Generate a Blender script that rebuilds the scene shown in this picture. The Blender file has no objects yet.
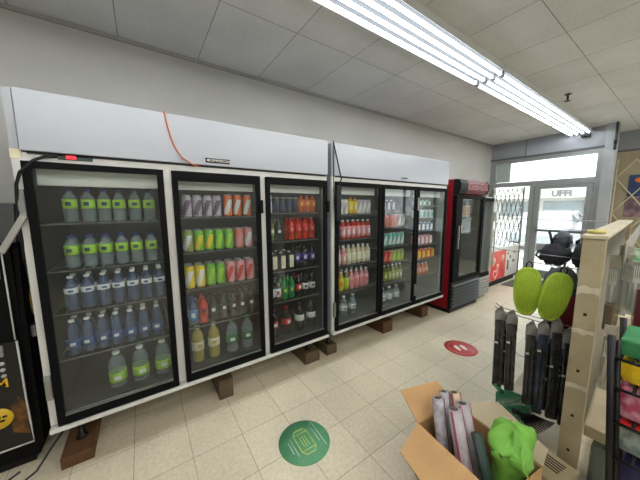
import bpy, bmesh, math, random
from mathutils import Vector, Matrix
random.seed(7)
SC = bpy.context.scene
COL = SC.collection
PI = math.pi

# ------------------------------------------------------------------ materials
def lin(c):
    return tuple((v/255/12.92) if v/255 <= .04045 else ((v/255+.055)/1.055)**2.4 for v in c) + (1.0,)
_M = {}
def mat(name, rgb, rough=.5, metal=0., var=.0, scale=8., emit=0., bump=0., rgb2=None, spec=.5):
    if name in _M: return _M[name]
    m = bpy.data.materials.new(name); m.use_nodes = True
    nt = m.node_tree; b = nt.nodes['Principled BSDF']
    b.inputs['Base Color'].default_value = lin(rgb)
    b.inputs['Roughness'].default_value = rough
    b.inputs['Metallic'].default_value = metal
    b.inputs['Specular IOR Level'].default_value = spec
    if var or bump or rgb2:
        tc = nt.nodes.new('ShaderNodeTexCoord'); no = nt.nodes.new('ShaderNodeTexNoise')
        no.inputs['Scale'].default_value = scale; no.inputs['Detail'].default_value = 4
        nt.links.new(tc.outputs['Object'], no.inputs['Vector'])
        if var or rgb2:
            r = nt.nodes.new('ShaderNodeValToRGB')
            c1 = lin(rgb); c2 = lin(rgb2) if rgb2 else tuple(max(0, v*(1-var)) for v in c1[:3])+(1,)
            r.color_ramp.elements[0].position = .38; r.color_ramp.elements[1].position = .62
            r.color_ramp.elements[0].color = c2; r.color_ramp.elements[1].color = c1
            nt.links.new(no.outputs['Fac'], r.inputs['Fac']); nt.links.new(r.outputs['Color'], b.inputs['Base Color'])
        if bump:
            bp = nt.nodes.new('ShaderNodeBump'); bp.inputs['Strength'].default_value = bump; bp.inputs['Distance'].default_value = .01
            nt.links.new(no.outputs['Fac'], bp.inputs['Height']); nt.links.new(bp.outputs['Normal'], b.inputs['Normal'])
    if emit:
        b.inputs['Emission Color'].default_value = lin(rgb); b.inputs['Emission Strength'].default_value = emit
    _M[name] = m
    return m
def clear(name, tint, body, fac=.35, rough=.08):
    """see-through plastic: part tinted transparency, part glossy surface"""
    if name in _M: return _M[name]
    m = bpy.data.materials.new(name); m.use_nodes = True; nt = m.node_tree
    b = nt.nodes['Principled BSDF']; b.inputs['Base Color'].default_value = lin(body); b.inputs['Roughness'].default_value = rough
    t = nt.nodes.new('ShaderNodeBsdfTransparent'); t.inputs['Color'].default_value = lin(tint)
    mx = nt.nodes.new('ShaderNodeMixShader'); mx.inputs[0].default_value = fac
    nt.links.new(t.outputs[0], mx.inputs[1]); nt.links.new(b.outputs[0], mx.inputs[2])
    nt.links.new(mx.outputs[0], nt.nodes['Material Output'].inputs[0])
    _M[name] = m; return m
def pane(name, tint=(235,240,238), ior=1.5, film=0., filmcol=(200,205,205), rough=.0):
    """flat window glass: Fresnel reflection over transparency, with an optional pale diffuse film"""
    if name in _M: return _M[name]
    m = bpy.data.materials.new(name); m.use_nodes = True; nt = m.node_tree
    nt.nodes.remove(nt.nodes['Principled BSDF'])
    t = nt.nodes.new('ShaderNodeBsdfTransparent'); t.inputs['Color'].default_value = lin(tint)
    g = nt.nodes.new('ShaderNodeBsdfGlossy'); g.inputs['Roughness'].default_value = rough
    lw = nt.nodes.new('ShaderNodeLayerWeight'); lw.inputs['Blend'].default_value = .5
    pw = nt.nodes.new('ShaderNodeMath'); pw.operation = 'POWER'; pw.inputs[1].default_value = 5
    nt.links.new(lw.outputs['Facing'], pw.inputs[0])
    f = nt.nodes.new('ShaderNodeMapRange'); k0 = ((ior-1)/(ior+1))**2
    f.inputs[3].default_value = k0; f.inputs[4].default_value = 1
    nt.links.new(pw.outputs[0], f.inputs[0])
    mx = nt.nodes.new('ShaderNodeMixShader')
    last = t.outputs[0]
    if film:
        d = nt.nodes.new('ShaderNodeBsdfDiffuse'); d.inputs['Color'].default_value = lin(filmcol)
        m2 = nt.nodes.new('ShaderNodeMixShader'); m2.inputs[0].default_value = film
        nt.links.new(t.outputs[0], m2.inputs[1]); nt.links.new(d.outputs[0], m2.inputs[2]); last = m2.outputs[0]
    nt.links.new(f.outputs[0], mx.inputs[0]); nt.links.new(last, mx.inputs[1]); nt.links.new(g.outputs[0], mx.inputs[2])
    nt.links.new(mx.outputs[0], nt.nodes['Material Output'].inputs[0])
    _M[name] = m; return m
def tiles(name, c1, c2, cm, w, h, off, mortar=.002, rough=.4, speck=0., bump=.0, dirt=.12, spec=.5, freq=45):
    m = bpy.data.materials.new(name); m.use_nodes = True; nt = m.node_tree; b = nt.nodes['Principled BSDF']
    b.inputs['Roughness'].default_value = rough; b.inputs['Specular IOR Level'].default_value = spec
    tc = nt.nodes.new('ShaderNodeTexCoord'); mp = nt.nodes.new('ShaderNodeMapping'); mp.inputs['Location'].default_value = off
    br = nt.nodes.new('ShaderNodeTexBrick'); br.offset = 0; br.squash = 1
    br.inputs['Scale'].default_value = 1; br.inputs['Brick Width'].default_value = w; br.inputs['Row Height'].default_value = h
    br.inputs['Mortar Size'].default_value = mortar; br.inputs['Mortar Smooth'].default_value = .3; br.inputs['Bias'].default_value = 0
    br.inputs['Color1'].default_value = lin(c1); br.inputs['Color2'].default_value = lin(c2); br.inputs['Mortar'].default_value = lin(cm)
    nt.links.new(tc.outputs['Object'], mp.inputs[0]); nt.links.new(mp.outputs[0], br.inputs['Vector'])
    col = br.outputs['Color']
    for sc_, amt, det in ((1.3, dirt, 6), (freq, speck, 3)):
        if not amt: continue
        n = nt.nodes.new('ShaderNodeTexNoise'); n.inputs['Scale'].default_value = sc_; n.inputs['Detail'].default_value = det
        nt.links.new(tc.outputs['Object'], n.inputs['Vector'])
        r = nt.nodes.new('ShaderNodeMapRange'); r.inputs[1].default_value = .35; r.inputs[2].default_value = .65
        r.inputs[3].default_value = 1-amt; r.inputs[4].default_value = 1+amt*.4
        nt.links.new(n.outputs['Fac'], r.inputs[0])
        x = nt.nodes.new('ShaderNodeMixRGB'); x.blend_type = 'MULTIPLY'; x.inputs[0].default_value = 1
        nt.links.new(col, x.inputs[1]); nt.links.new(r.outputs[0], x.inputs[2]); col = x.outputs[0]
    nt.links.new(col, b.inputs['Base Color'])
    if bump:
        bp = nt.nodes.new('ShaderNodeBump'); bp.inputs['Strength'].default_value = bump; bp.inputs['Distance'].default_value = .004; bp.invert = True
        nt.links.new(br.outputs['Fac'], bp.inputs['Height']); nt.links.new(bp.outputs['Normal'], b.inputs['Normal'])
    return m

# ------------------------------------------------------------------ geometry helpers
class MB:
    def __init__(s): s.bm = bmesh.new(); s.mats = []
    def mi(s, m):
        if m not in s.mats: s.mats.append(m)
        return s.mats.index(m)
    def faces(s, vs, fs, m, smooth=False):
        i = s.mi(m); bv = [s.bm.verts.new(v) for v in vs]
        for f in fs:
            try:
                fa = s.bm.faces.new([bv[k] for k in f]); fa.material_index = i; fa.smooth = smooth
            except ValueError: pass
        return s
    def box(s, lo, hi, m, bev=0., M=None):
        t = bmesh.new()
        bmesh.ops.create_cube(t, size=1)
        for v in t.verts:
            v.co = Vector([lo[k]+(v.co[k]+.5)*(hi[k]-lo[k]) for k in range(3)])
        if bev: bmesh.ops.bevel(t, geom=list(t.edges), offset=bev, segments=2, affect='EDGES', profile=.6)
        if M is not None: bmesh.ops.transform(t, matrix=M, verts=t.verts)
        t.verts.index_update()
        s.faces([v.co.copy() for v in t.verts], [[v.index for v in f.verts] for f in t.faces], m)
        t.free(); return s
    def tube(s, pts, r, m, seg=8, cap=True):
        pts = [Vector(p) for p in pts]; n = len(pts); rr = r if isinstance(r, (list, tuple)) else [r]*n
        vs = []; prev = None
        for i, p in enumerate(pts):
            d = (pts[min(i+1, n-1)]-pts[max(i-1, 0)]).normalized()
            if prev is None:
                u = d.cross(Vector((0, 0, 1)) if abs(d.z) < .9 else Vector((1, 0, 0))).normalized()
            else:
                u = (prev-d*prev.dot(d)).normalized()
            prev = u; w = d.cross(u)
            for k in range(seg):
                a = 2*PI*k/seg; vs.append(p+(u*math.cos(a)+w*math.sin(a))*rr[i])
        fs = []
        for i in range(n-1):
            for k in range(seg):
                fs.append([i*seg+k, i*seg+(k+1) % seg, (i+1)*seg+(k+1) % seg, (i+1)*seg+k])
        if cap: fs += [list(range(seg))[::-1], list(range((n-1)*seg, n*seg))]
        return s.faces(vs, fs, m, True)
    def lathe(s, prof, m, seg=16, c=(0, 0, 0), patch=None, sy=1.):
        """prof: (r, z) pairs bottom to top; patch = (material, k0, k1): faces of those segments in another material"""
        vs = []; n = len(prof)
        for r, z in prof:
            for k in range(seg):
                a = 2*PI*k/seg-PI/2; vs.append((c[0]+r*math.cos(a), c[1]+r*math.sin(a)*sy, c[2]+z))
        f1, f2 = [], []
        for i in range(n-1):
            for k in range(seg):
                f = [i*seg+k, i*seg+(k+1) % seg, (i+1)*seg+(k+1) % seg, (i+1)*seg+k]
                kk = (k+seg//2) % seg-seg//2
                hit = patch and ((k in patch[1] and i in patch[2]) if patch[1] is not None else (i in (2, 3, 4, 5, 6) and -3 <= kk-(i-4) <= 0))
                (f2 if hit else f1).append(f)
        if prof[0][0] > 1e-6: f1.append(list(range(seg))[::-1])
        if prof[-1][0] > 1e-6: f1.append(list(range((n-1)*seg, n*seg)))
        i1 = s.mi(m); i2 = s.mi(patch[0]) if patch else 0
        bv = [s.bm.verts.new(v) for v in vs]
        for fs, i in ((f1, i1), (f2, i2)):
            for f in fs:
                fa = s.bm.faces.new([bv[k] for k in f]); fa.material_index = i; fa.smooth = len(f) == 4
        return s
    def prism(s, poly, d, m, smooth=False):
        """polygon of 3D points extruded by vector d"""
        d = Vector(d); n = len(poly); vs = [Vector(p) for p in poly]+[Vector(p)+d for p in poly]
        fs = [list(range(n))[::-1], list(range(n, 2*n))]+[[k, (k+1) % n, n+(k+1) % n, n+k] for k in range(n)]
        return s.faces(vs, fs, m, smooth)
    def build(s, name, parent=None, base=None, label=None, fix=True):
        if base is not None:
            bmesh.ops.translate(s.bm, verts=s.bm.verts, vec=-Vector(base))
        if fix: bmesh.ops.recalc_face_normals(s.bm, faces=s.bm.faces)
        me = bpy.data.meshes.new(name); s.bm.to_mesh(me); s.bm.free()
        for m in s.mats: me.materials.append(m)
        o = bpy.data.objects.new(name, me); COL.objects.link(o)
        if parent is not None: o.parent = parent
        if label: o['label'] = label
        return o
class Thing:
    """an Empty at the thing's base; parts are given in world coordinates"""
    def __init__(s, name, label, cat, loc=(0, 0, 0), group=None):
        o = bpy.data.objects.new(name, None); COL.objects.link(o); o.empty_display_size = .1
        o.location = loc; s.loc = Vector(loc); s.o = o; tag(o, label, cat, group)
    def part(s, name, mb, parent=None, label=None):
        return mb.build(name, parent or s.o, s.loc, label)
def tag(o, label, cat, group=None, kind=None):
    if label: o['label'] = label
    if cat: o['category'] = cat
    if group: o['group'] = group
    if kind: o['kind'] = kind
    return o
def single(name, mb, label, cat, loc, group=None):
    o = mb.build(name, None, loc); o.location = loc
    return tag(o, label, cat, group)
def struct(name, mb, loc=(0, 0, 0)):
    o = mb.build(name, None, loc); o.location = loc; o['kind'] = 'structure'; return o
def copy_tree(o, parent=None):
    c = o.copy(); COL.objects.link(c)
    if parent is not None: c.parent = parent
    for ch in list(o.children): copy_tree(ch, c)
    return c
def text_into(name, body, size, m, origin, right, up, parent, base, shear=0., ext=.0008, align='CENTER', bold=0.):
    """lettering as a mesh: laid out along `right` and `up` from `origin`"""
    cu = bpy.data.curves.new('lettering', 'FONT'); cu.body = body; cu.size = size; cu.shear = shear
    cu.align_x = align; cu.align_y = 'CENTER'; cu.extrude = ext; cu.offset = bold; cu.resolution_u = 3
    t = bpy.data.objects.new('lettering', cu); COL.objects.link(t)
    dg = bpy.context.evaluated_depsgraph_get()
    me = bpy.data.meshes.new_from_object(t.evaluated_get(dg)); bpy.data.objects.remove(t); bpy.data.curves.remove(cu)
    r = Vector(right).normalized(); u = Vector(up).normalized(); n = r.cross(u)
    M = Matrix((r, u, n)).transposed().to_4x4(); M.translation = Vector(origin)-(Vector(base) if base is not None else Vector())
    me.transform(M); me.materials.clear(); me.materials.append(m); me.name = name
    o = bpy.data.objects.new(name, me); COL.objects.link(o)
    if parent is not None: o.parent = parent
    return o
ORD = ['first', 'second', 'third', 'fourth', 'fifth', 'sixth', 'seventh', 'eighth', 'ninth', 'tenth']

# ------------------------------------------------------------------ shared materials
white_enamel = mat('white_enamel', (162, 166, 174), .25, var=.03, scale=2)
white_frame = mat('white_frame_enamel', (208, 208, 205), .35, var=.06, scale=6)
black_plastic = mat('black_plastic', (17, 18, 20), .5, var=.15, scale=20, spec=.3)
black_frame = mat('black_door_frame', (11, 12, 14), .65, var=.1, scale=12, spec=.1)
dark_inner = mat('cooler_liner_grey', (40, 42, 43), .5, var=.08, scale=3)
pale_inner = mat('cooler_liner_pale', (84, 90, 86), .5, var=.08, scale=3)
diffuser = mat('diffuser_white', (215, 215, 214), .5, var=.04, scale=4)
steel = mat('brushed_steel', (150, 150, 150), .35, .8, var=.1, scale=30)
grey_plastic = mat('grey_plastic', (140, 140, 138), .5, var=.1, scale=20)
wire_white = mat('shelf_wire', (84, 86, 86), .45, var=.05, scale=9)
wood = mat('lumber', (104, 70, 42), .8, var=.35, scale=9, bump=.3)
wood_grey = mat('weathered_lumber', (100, 84, 62), .8, var=.35, scale=9, bump=.3)
black_metal = mat('black_metal', (18, 18, 19), .45, .3, var=.1, scale=20)
cooler_glass = pane('cooler_glass', (246, 249, 248), 1.5, .012, (190, 195, 195))
window_glass = pane('window_glass', (244, 247, 246), 1.45)
beige_steel = mat('beige_shelf_steel', (182, 168, 138), .5, rgb2=(168, 153, 124), scale=7)
red_enamel = mat('red_enamel', (150, 20, 34), .3, var=.12, scale=4)
white_text = mat('white_lettering', (232, 230, 226), .5, var=.04, scale=20)
yellow_text = mat('yellow_lettering', (222, 176, 30), .5, var=.05, scale=20)
cardboard = mat('cardboard', (202, 160, 110), .85, var=.12, scale=5)
cardboard_dark = mat('cardboard_inside', (176, 136, 92), .9, var=.12, scale=5)

# ------------------------------------------------------------------ room shell
YB, ZC, XE, XO = .966, 2.962, 7.385, 8.30
X0, Y0 = -1.7, -5.2
wall_paint = mat('wall_paint', (170, 168, 163), .75, rgb2=(163, 161, 155), scale=1.2)
bulk_paint = mat('bulkhead_paint', (150, 154, 160), .7, rgb2=(143, 147, 153), scale=1.5)
floor_mat = tiles('vinyl_floor_tile', (226, 216, 191), (217, 207, 181), (140, 128, 108), .305, .305, (.305*7-1.879, .305*4+.6032, 0), .0018, .42, .10, .2, .14)
ceil_mat = tiles('ceiling_tile', (212, 212, 211), (204, 204, 203), (136, 135, 133), .61, 1.25, (.61*4-.451, 1.25*5-.09, 0), .0035, .85, .05, .3, .10, .2)
struct('floor', MB().box((X0, Y0, -.1), (XO+.1, YB+.1, 0), floor_mat))
struct('ceiling', MB().box((X0, Y0, ZC), (XO+.1, YB+.1, ZC+.1), ceil_mat))
struct('wall_back', MB().box((X0, YB, 0), (XE, YB+.12, ZC), wall_paint))
struct('wall_left', MB().box((X0-.12, Y0, 0), (X0, YB, ZC), wall_paint))
struct('wall_front', MB().box((X0, Y0-.12, 0), (XO, Y0, ZC), wall_paint))
struct('trim_1', MB().box((X0, YB-.018, ZC-.03), (XE, YB, ZC), mat('dark_ceiling_edge', (150, 147, 142), .8, var=.1, scale=6)))
# storefront: bulkhead above, framed transom, side light and door
alu = mat('grey_aluminium', (150, 154, 154), .4, .35, var=.06, scale=12)
struct('wall_storefront', MB().box((XE, -.86, 2.60), (XE+.12, YB, ZC), bulk_paint))
struct('trim_2', MB().box((XE-.03, -.86, 2.585), (XE+.02, YB, 2.615), mat('dark_joint', (96, 98, 102), .6, var=.1, scale=8)))
struct('trim_3', MB().box((XE-.012, .30, 2.60), (XE, .312, ZC), mat('dark_joint', (96, 98, 102))))
fw = MB()
fw.box((XE, .86, 0), (XE+.10, YB, 2.60), alu)               # jamb at the wall
fw.box((XE+.001, -.78, 2.50), (XE+.099, .86, 2.60), alu)          # head
fw.box((XE+.001, -.78, 1.98), (XE+.099, .86, 2.08), alu)          # transom bar
fw.box((XE, -.86, 0), (XE+.10, -.78, 2.60), alu)            # jamb by the column
fw.box((XE, .10, 0), (XE+.10, .18, 1.98), alu)              # jamb between side light and door
fw.box((XE, .18, 0), (XE+.10, .86, .12), alu)
w1 = struct('window_1', fw)
MB().box((XE+.045, -.78, 2.08), (XE+.055, .86, 2.50), window_glass).build('transom_pane', w1)
MB().box((XE+.045, .18, .12), (XE+.055, .86, 1.98), window_glass).build('side_pane', w1)
dr = MB()
dr.box((XE+.02, .0, .02), (XE+.08, .095, 1.975), alu); dr.box((XE+.02, -.775, .02), (XE+.08, -.68, 1.975), alu)
dr.box((XE+.02, -.68, .02), (XE+.08, .0, .2), alu); dr.box((XE+.02, -.68, 1.90), (XE+.08, .0, 1.975), alu)
d1 = struct('door_1', dr)
MB().box((XE+.045, -.68, .2), (XE+.055, .0, 1.90), window_glass).build('door_pane', d1)
MB().box((XE-.02, -.70, 1.02), (XE+.02, .02, 1.07), mat('bar_grey', (120, 124, 124), .4, .5, var=.1)).build('push_bar', d1)
# opaque panel behind the end of the transom
single('transom_panel', MB().box((XE+.06, .58, 2.09), (XE+.075, .855, 2.495), mat('frosted_board', (205, 208, 206), .6, var=.05, scale=4)),
       'pale board filling one end of the glass transom over the door', 'panel', (XE+.06, .7, 2.09))
# column and the deeper window bay beyond it
struct('wall_column', MB().box((XE-.06, -1.0, 0), (XE+.12, -.862, ZC), mat('column_paint', (158, 162, 166), .6, var=.08, scale=3)))
struct('wall_return', MB().box((XE+.12, -.84, 2.60), (XO, -.78, ZC), bulk_paint))
struct('wall_right', MB().box((XO, Y0, 2.60), (XO+.12, -.78, ZC), bulk_paint))
struct('trim_4', MB().box((XO-.02, Y0, 2.585), (XO+.02, -.84, 2.615), mat('dark_joint', (96, 98, 102))))
rt = MB()
rt.box((XE+.12, -.83, 0), (XE+.18, -.79, 2.6), alu); rt.box((XO-.06, -.83, 0), (XO, -.79, 2.6), alu)
rt.box((XE+.18, -.83, 2.5), (XO-.06, -.79, 2.6), alu); rt.box((XE+.18, -.83, 0), (XO-.06, -.79, .3), alu)
w2 = struct('window_2', rt)
MB().box((XE+.18, -.815, .3), (XO-.06, -.805, 2.5), window_glass).build('return_pane', w2)
struct('wall_sill', MB().box((XO, Y0, 0), (XO+.12, -.78, .7), wall_paint))
board = mat('tan_board', (168, 156, 134), .8, rgb2=(150, 138, 117), scale=2.5)
w3 = MB()
for a, b in ((-1.80, -1.74), (-3.0, -2.94), (-4.2, -4.14), (Y0, Y0+.06)): w3.box((XO+.02, a, .7), (XO+.10, b, 2.6), alu)
w3.box((XO+.02, Y0, .7), (XO+.10, -1.74, .76), alu); w3.box((XO+.02, Y0, 2.54), (XO+.10, -1.74, 2.6), alu)
w3 = struct('window_3', w3)
MB().box((XO+.055, Y0+.06, .76), (XO+.065, -1.80, 2.54), window_glass).build('bay_pane', w3)
struct('wall_board', MB().box((XO+.02, -1.74, .7), (XO+.08, -.79, 2.6), board))
struct('trim_5', MB().box((XO-.05, -.895, .0), (XO, -.845, 2.5), mat('pale_jamb', (205, 206, 198), .5, var=.08, scale=6)))
# conduit on the column and sprinkler
c = MB().tube([(XE-.085, -.99, 2.5), (XE-.085, -.99, ZC)], .018, mat('conduit_dark', (70, 72, 74), .5, .4, var=.1)); c.box((XE-.105, -1.01, 2.60), (XE-.06, -.97, 2.66), black_metal)
single('conduit', c, 'dark conduit running up the column beside the door to the ceiling', 'pipe', (XE-.085, -.99, 2.5))
c = MB().box((XE-.08, -.66, 2.80), (XE-.001, -.54, 2.86), black_plastic, .008); c.tube([(XE-.08, -.60, 2.83), (XE-.1, -.6, 2.825)], .016, black_metal)
single('security_camera', c, 'small black camera box on the grey bulkhead over the door', 'camera', (XE, -.60, 2.80))
t = Thing('sprinkler_head', 'bronze sprinkler head under the ceiling tiles behind the lights', 'sprinkler', (5.1, -.828, ZC-.09))
brz = mat('bronze_metal', (60, 54, 48), .5, .6, var=.1)
t.part('pipe', MB().lathe([(.035, .08), (.035, .088), (.012, .085), (.012, .02)][::-1], brz, 12, (5.1, -.828, ZC-.09)))
t.part('deflector', MB().lathe([(.001, .0), (.032, .0), (.032, .006), (.001, .006)], brz, 12, (5.1, -.828, ZC-.09)))

# ------------------------------------------------------------------ fluorescent strip lights
tube_glow = mat('tube_glow', (245, 250, 255), .4, emit=7.0)
housing = mat('fixture_grey', (70, 72, 74), .7, var=.05, scale=5, spec=.05)
flange = mat('fixture_flange', (196, 198, 198), .5, var=.05, scale=5)
end_cap = mat('tube_end_grey', (150, 150, 150), .5, var=.1)
tube_fill = mat('tube_glow_fill', (250, 248, 242), .4, emit=7.0)  # tubes of the added rows out of view
def strip_light(x0, x1, yc, label, n=4, grp='ceiling strip lights', glow=None):
    t = Thing('strip_light', label, 'light', (x0, yc, ZC-.11), grp)
    h = MB(); h.box((x0, yc-.137, ZC-.05), (x1, yc+.137, ZC-.001), housing)
    for a, b in ((-.152, -.1371), (.1371, .152)): h.box((x0, yc+a, ZC-.05), (x1, yc+b, ZC-.001), flange)
    h.prism([(x0, yc-.15, ZC-.05), (x0, yc-.165, ZC-.075), (x0, yc-.160, ZC-.075), (x0, yc-.145, ZC-.05)], (x1-x0, 0, 0), flange)
    h.prism([(x0, yc+.15, ZC-.05), (x0, yc+.165, ZC-.075), (x0, yc+.160, ZC-.075), (x0, yc+.145, ZC-.05)], (x1-x0, 0, 0), flange)
    t.part('housing', h)
    for k in range(n):
        y = yc-.12+k*.08; z = ZC-.082
        tb = t.part('tube', MB().tube([(x0+.03, y, z), (x1-.03, y, z)], .0125, glow or tube_glow, 10))
        for xx in (x0+.004, x1-.034):
            t.part('socket', MB().box((xx, y-.017, z-.02), (xx+.03, y+.017, ZC-.05), end_cap, .003), tb)
    return t
YL = -.52
strip_light(-1.25, 1.205, YL, 'four-tube strip light at the end of the run over the black ATM')
strip_light(1.215, 3.645, YL, 'four-tube strip light above the first glass-door cooler')
strip_light(3.655, 6.205, YL, 'four-tube strip light reaching from the second cooler towards the door')
strip_light(6.215, 7.36, YL, 'short four-tube strip light touching the bulkhead over the door')
for r2, yy in (('second', -2.3), ('third', -3.4), ('fourth', -4.5)):  # unseen rows of lights, added to brighten the room
    for k, x in enumerate((-1.0, 1.6, 4.2)):
        strip_light(x, x+2.43, yy, ['added unseen strip light at the far end over the %s aisle', 'added unseen strip light in the middle of the %s aisle', 'added unseen strip light over the %s aisle by the windows'][k] % r2, glow=tube_fill)

# ------------------------------------------------------------------ glass-door coolers
ZB, ZT = .312, 2.116
def cooler(name, label, xs, doors, mull, liner, hx, levels, legs):
    x0, x1 = xs
    t = Thing(name, label, 'cooler', (x0, .4, .075))
    D = .84
    c = MB()
    c.box((x0, .022, ZB), (x0+.035, D, ZT), white_enamel); c.box((x1-.035, .022, ZB), (x1, D, ZT), white_enamel)
    c.box((x0+.035, .022, ZB), (x1-.035, D, ZB+.06), white_frame)
    c.box((x0+.035, .022, 1.86), (x1-.035, D, ZT), white_enamel)
    c.box((x0+.035, D-.03, ZB+.06), (x1-.035, D, 1.86), white_enamel)
    c.box((x0, -.032, ZB-.004), (x1, .022, ZB+.020), white_frame)                     # bottom rail
    c.box((x0, .0, 1.775), (x1, .022, 1.822), white_frame)                    # top rail
    for a, b in [(x0, doors[0][0])]+mull+[(doors[-1][1], x1)]:
        if b-a > .002: c.box((a, .0, ZB+.026), (b, .022, 1.775), white_frame)
    c.box((x0, .0, 1.822), (x0+.03, .022, ZT), white_enamel)
    t.part('cabinet', c)
    l = MB()                                                                  # dark inner lining
    l.box((x0+.036, D-.04, ZB+.062), (x1-.036, D-.031, 1.855), liner)
    l.box((x0+.036, .03, ZB+.062), (x1-.036, D-.04, ZB+.075), liner); l.box((x0+.036, .03, 1.84), (x1-.036, D-.04, 1.855), liner)
    l.box((x0+.036, .03, ZB+.075), (x0+.044, D-.04, 1.84), liner); l.box((x1-.044, .03, ZB+.075), (x1-.036, D-.04, 1.84), liner)
    t.part('liner', l)
    h = MB().box((hx, -.02, 1.828), (x1, .021, ZT+.004), white_enamel, .004)
    t.part('header_panel', h, label='glossy white header panel')
    g = MB().box((hx+.02, -.006, 1.816), (x1-.02, .0, 1.829), black_plastic); t.part('header_shade_strip', g)  # black strip drawn in as the shadow line under the header
    for k, (a, b, gt, gb) in enumerate(doors):
        f = MB(); w = .034; z0, z1 = ZB+.024, 1.778
        f.box((a, -.028, z0), (a+w, -.001, z1), black_frame, .003); f.box((b-w, -.028, z0), (b, -.001, z1), black_frame, .003)
        f.box((a+w-.002, -.0275, z0), (b-w+.002, -.001, gb), black_frame); f.box((a+w-.002, -.0275, gt), (b-w+.002, -.001, z1), black_frame)
        f.box((a+w-.002, -.024, gb), (b-w+.002, -.006, gb+.006), steel)
        d = t.part('door', f)
        t.part('glass', MB().box((a+w-.004, -.018, gb), (b-w+.004, -.012, gt), cooler_glass), d)
        v = MB().box((a+.03, .055, 1.665), (b-.03, .075, 1.762), diffuser, .006); t.part('light_valance', v, label='white light diffuser')
        for z in levels[k]:
            s = MB(); s.box((a+.012, .07, z-.010), (b-.012, .078, z-.001), wire_white)
            for q in range(13):
                xx = a+.02+(b-a-.04)*q/12; s.box((xx-.002, .078, z-.007), (xx+.002, D-.05, z-.002), wire_white)
            for yy in (.25, .45, .65): s.box((a+.012, yy, z-.009), (b-.012, yy+.006, z-.006), wire_white)
            t.part('shelf', s)
    for x, lh in legs:
        for yy in (.20, .62):
            t.part('leg', MB().lathe([(.03, 0), (.03, .012), (.017, .02), (.017, ZB-lh)], black_metal, 12, (x, yy, lh)))
    return t
LA = [1.462, 1.195, .945, .672]
cA = cooler('glass_door_cooler', 'long white three-door drinks cooler on lumber blocks beside the black ATM', (0, 1.9),
            [(.034, .634, 1.745, .385), (.678, 1.262, 1.716, .392), (1.308, 1.888, 1.722, .40)], [(.634, .678), (1.262, 1.308)], dark_inner, .036,
            [LA, [1.478, 1.230, .962, .680], [1.498, 1.255, .995, .722]], ((.08, .075), (.97, .165), (1.80, .115)))
cB = cooler('glass_door_cooler', 'white three-door cooler next to the red cooler, smaller black power box at its corner', (1.955, 3.86),
            [(1.99, 2.60, 1.735, .385), (2.612, 3.205, 1.735, .385), (3.217, 3.845, 1.735, .385)], [(2.60, 2.612), (3.205, 3.217)], pale_inner, 1.975,
            [[1.472, 1.215, .948, .668], [1.50, 1.308, 1.088, .895, .655], [1.56, 1.40, 1.235, 1.055, .87, .645]], ((2.06, .10), (2.92, .15), (3.70, .15)))
# small fittings of the first cooler
p = cA.loc
n = cA.part('nameplate', MB().box((.885, -.0235, 1.846), (1.045, -.0195, 1.876), black_plastic, .002), label='small black nameplate')
cA.part('emblem', MB().box((.894, -.0245, 1.855), (.908, -.0233, 1.868), white_text), n)
text_into('lettering', 'COMMERCIAL', .0235, white_text, (.975, -.0242, 1.861), (1, 0, 0), (0, 0, 1), n, p)
n = cB.part('nameplate', MB().box((2.905, -.0235, 1.852), (3.02, -.0195, 1.874), grey_plastic, .002), label='small grey nameplate')
text_into('lettering', 'BEVERAGE', .019, black_plastic, (2.965, -.0242, 1.863), (1, 0, 0), (0, 0, 1), n, cB.loc)
sw = cA.part('switch_plate', MB().box((.165, -.006, 1.798), (.305, -.001, 1.822), mat('dark_green_plate', (40, 66, 62), .5, var=.2, scale=30)))
cA.part('red_switch', MB().box((.198, -.012, 1.802), (.238, -.006, 1.820), mat('red_switch_glow', (220, 30, 50), .4, emit=.6), .002), sw)
cA.part('power_lead', MB().tube([(.165, -.006, 1.812), (.12, -.02, 1.806), (.08, -.03, 1.78), (.03, -.032, 1.72), (.012, -.03, 1.66), (.004, -.02, 1.57), (-.004, -.01, 1.45), (-.006, .01, 1.30), (-.006, .05, 1.1)], .007, black_plastic), label='black cable')
for z0, z1 in ((1.50, 1.64), (.50, .64)):
    h = MB().box((.002, -.02, z0), (.03, -.001, z1), grey_plastic, .004); h.box((.006, -.026, z0+.03), (.026, -.02, z1-.03), steel, .002)
    cA.part('hinge', h)
for x, z0, z1 in ((1.965, .49, .64), (3.211, 1.50, 1.65), (3.211, .455, .60)):
    h = MB().box((x-.014, -.045, z0), (x+.010, -.028, z1), steel, .004); cB.part('handle', h, label='silver handle')
for x in (1.262, 1.888):
    cA.part('handle', MB().box((x-.010, -.045, 1.50), (x+.012, -.029, 1.60), black_frame, .004))
cA.part('corner_tape', MB().box((-.002, -.003, 1.79), (.036, -.0005, 1.835), mat('yellowed_tape', (212, 204, 176), .6, var=.1, scale=30)))
br = MB().box((-.012, -.02, 0), (.014, .0, .20), mat('bracket_grey', (150, 148, 143), .5, var=.1, scale=20), .004,
              Matrix.Translation((-.075, -.012, 1.33)) @ Matrix.Rotation(math.radians(28), 4, 'Y'))
cA.part('side_bracket', br, label='pale grey strap at the cabinet edge')
single('power_adapter', MB().box((1.968, -.064, 1.42), (2.022, -.032, 1.74), black_plastic, .008).tube([(1.945, -.034, 2.122), (1.955, -.036, 2.09), (1.985, -.04, 1.98), (2.02, -.04, 1.86), (2.035, -.045, 1.80), (2.0, -.046, 1.74)], .006, black_plastic).tube([(1.952, -.034, 2.122), (1.945, -.036, 2.0), (1.95, -.04, 1.7), (1.96, -.04, 1.5)], .004, black_plastic),
       'black power box with cable hanging between the two white coolers', 'power supply', (1.995, -.05, 1.42))
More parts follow.
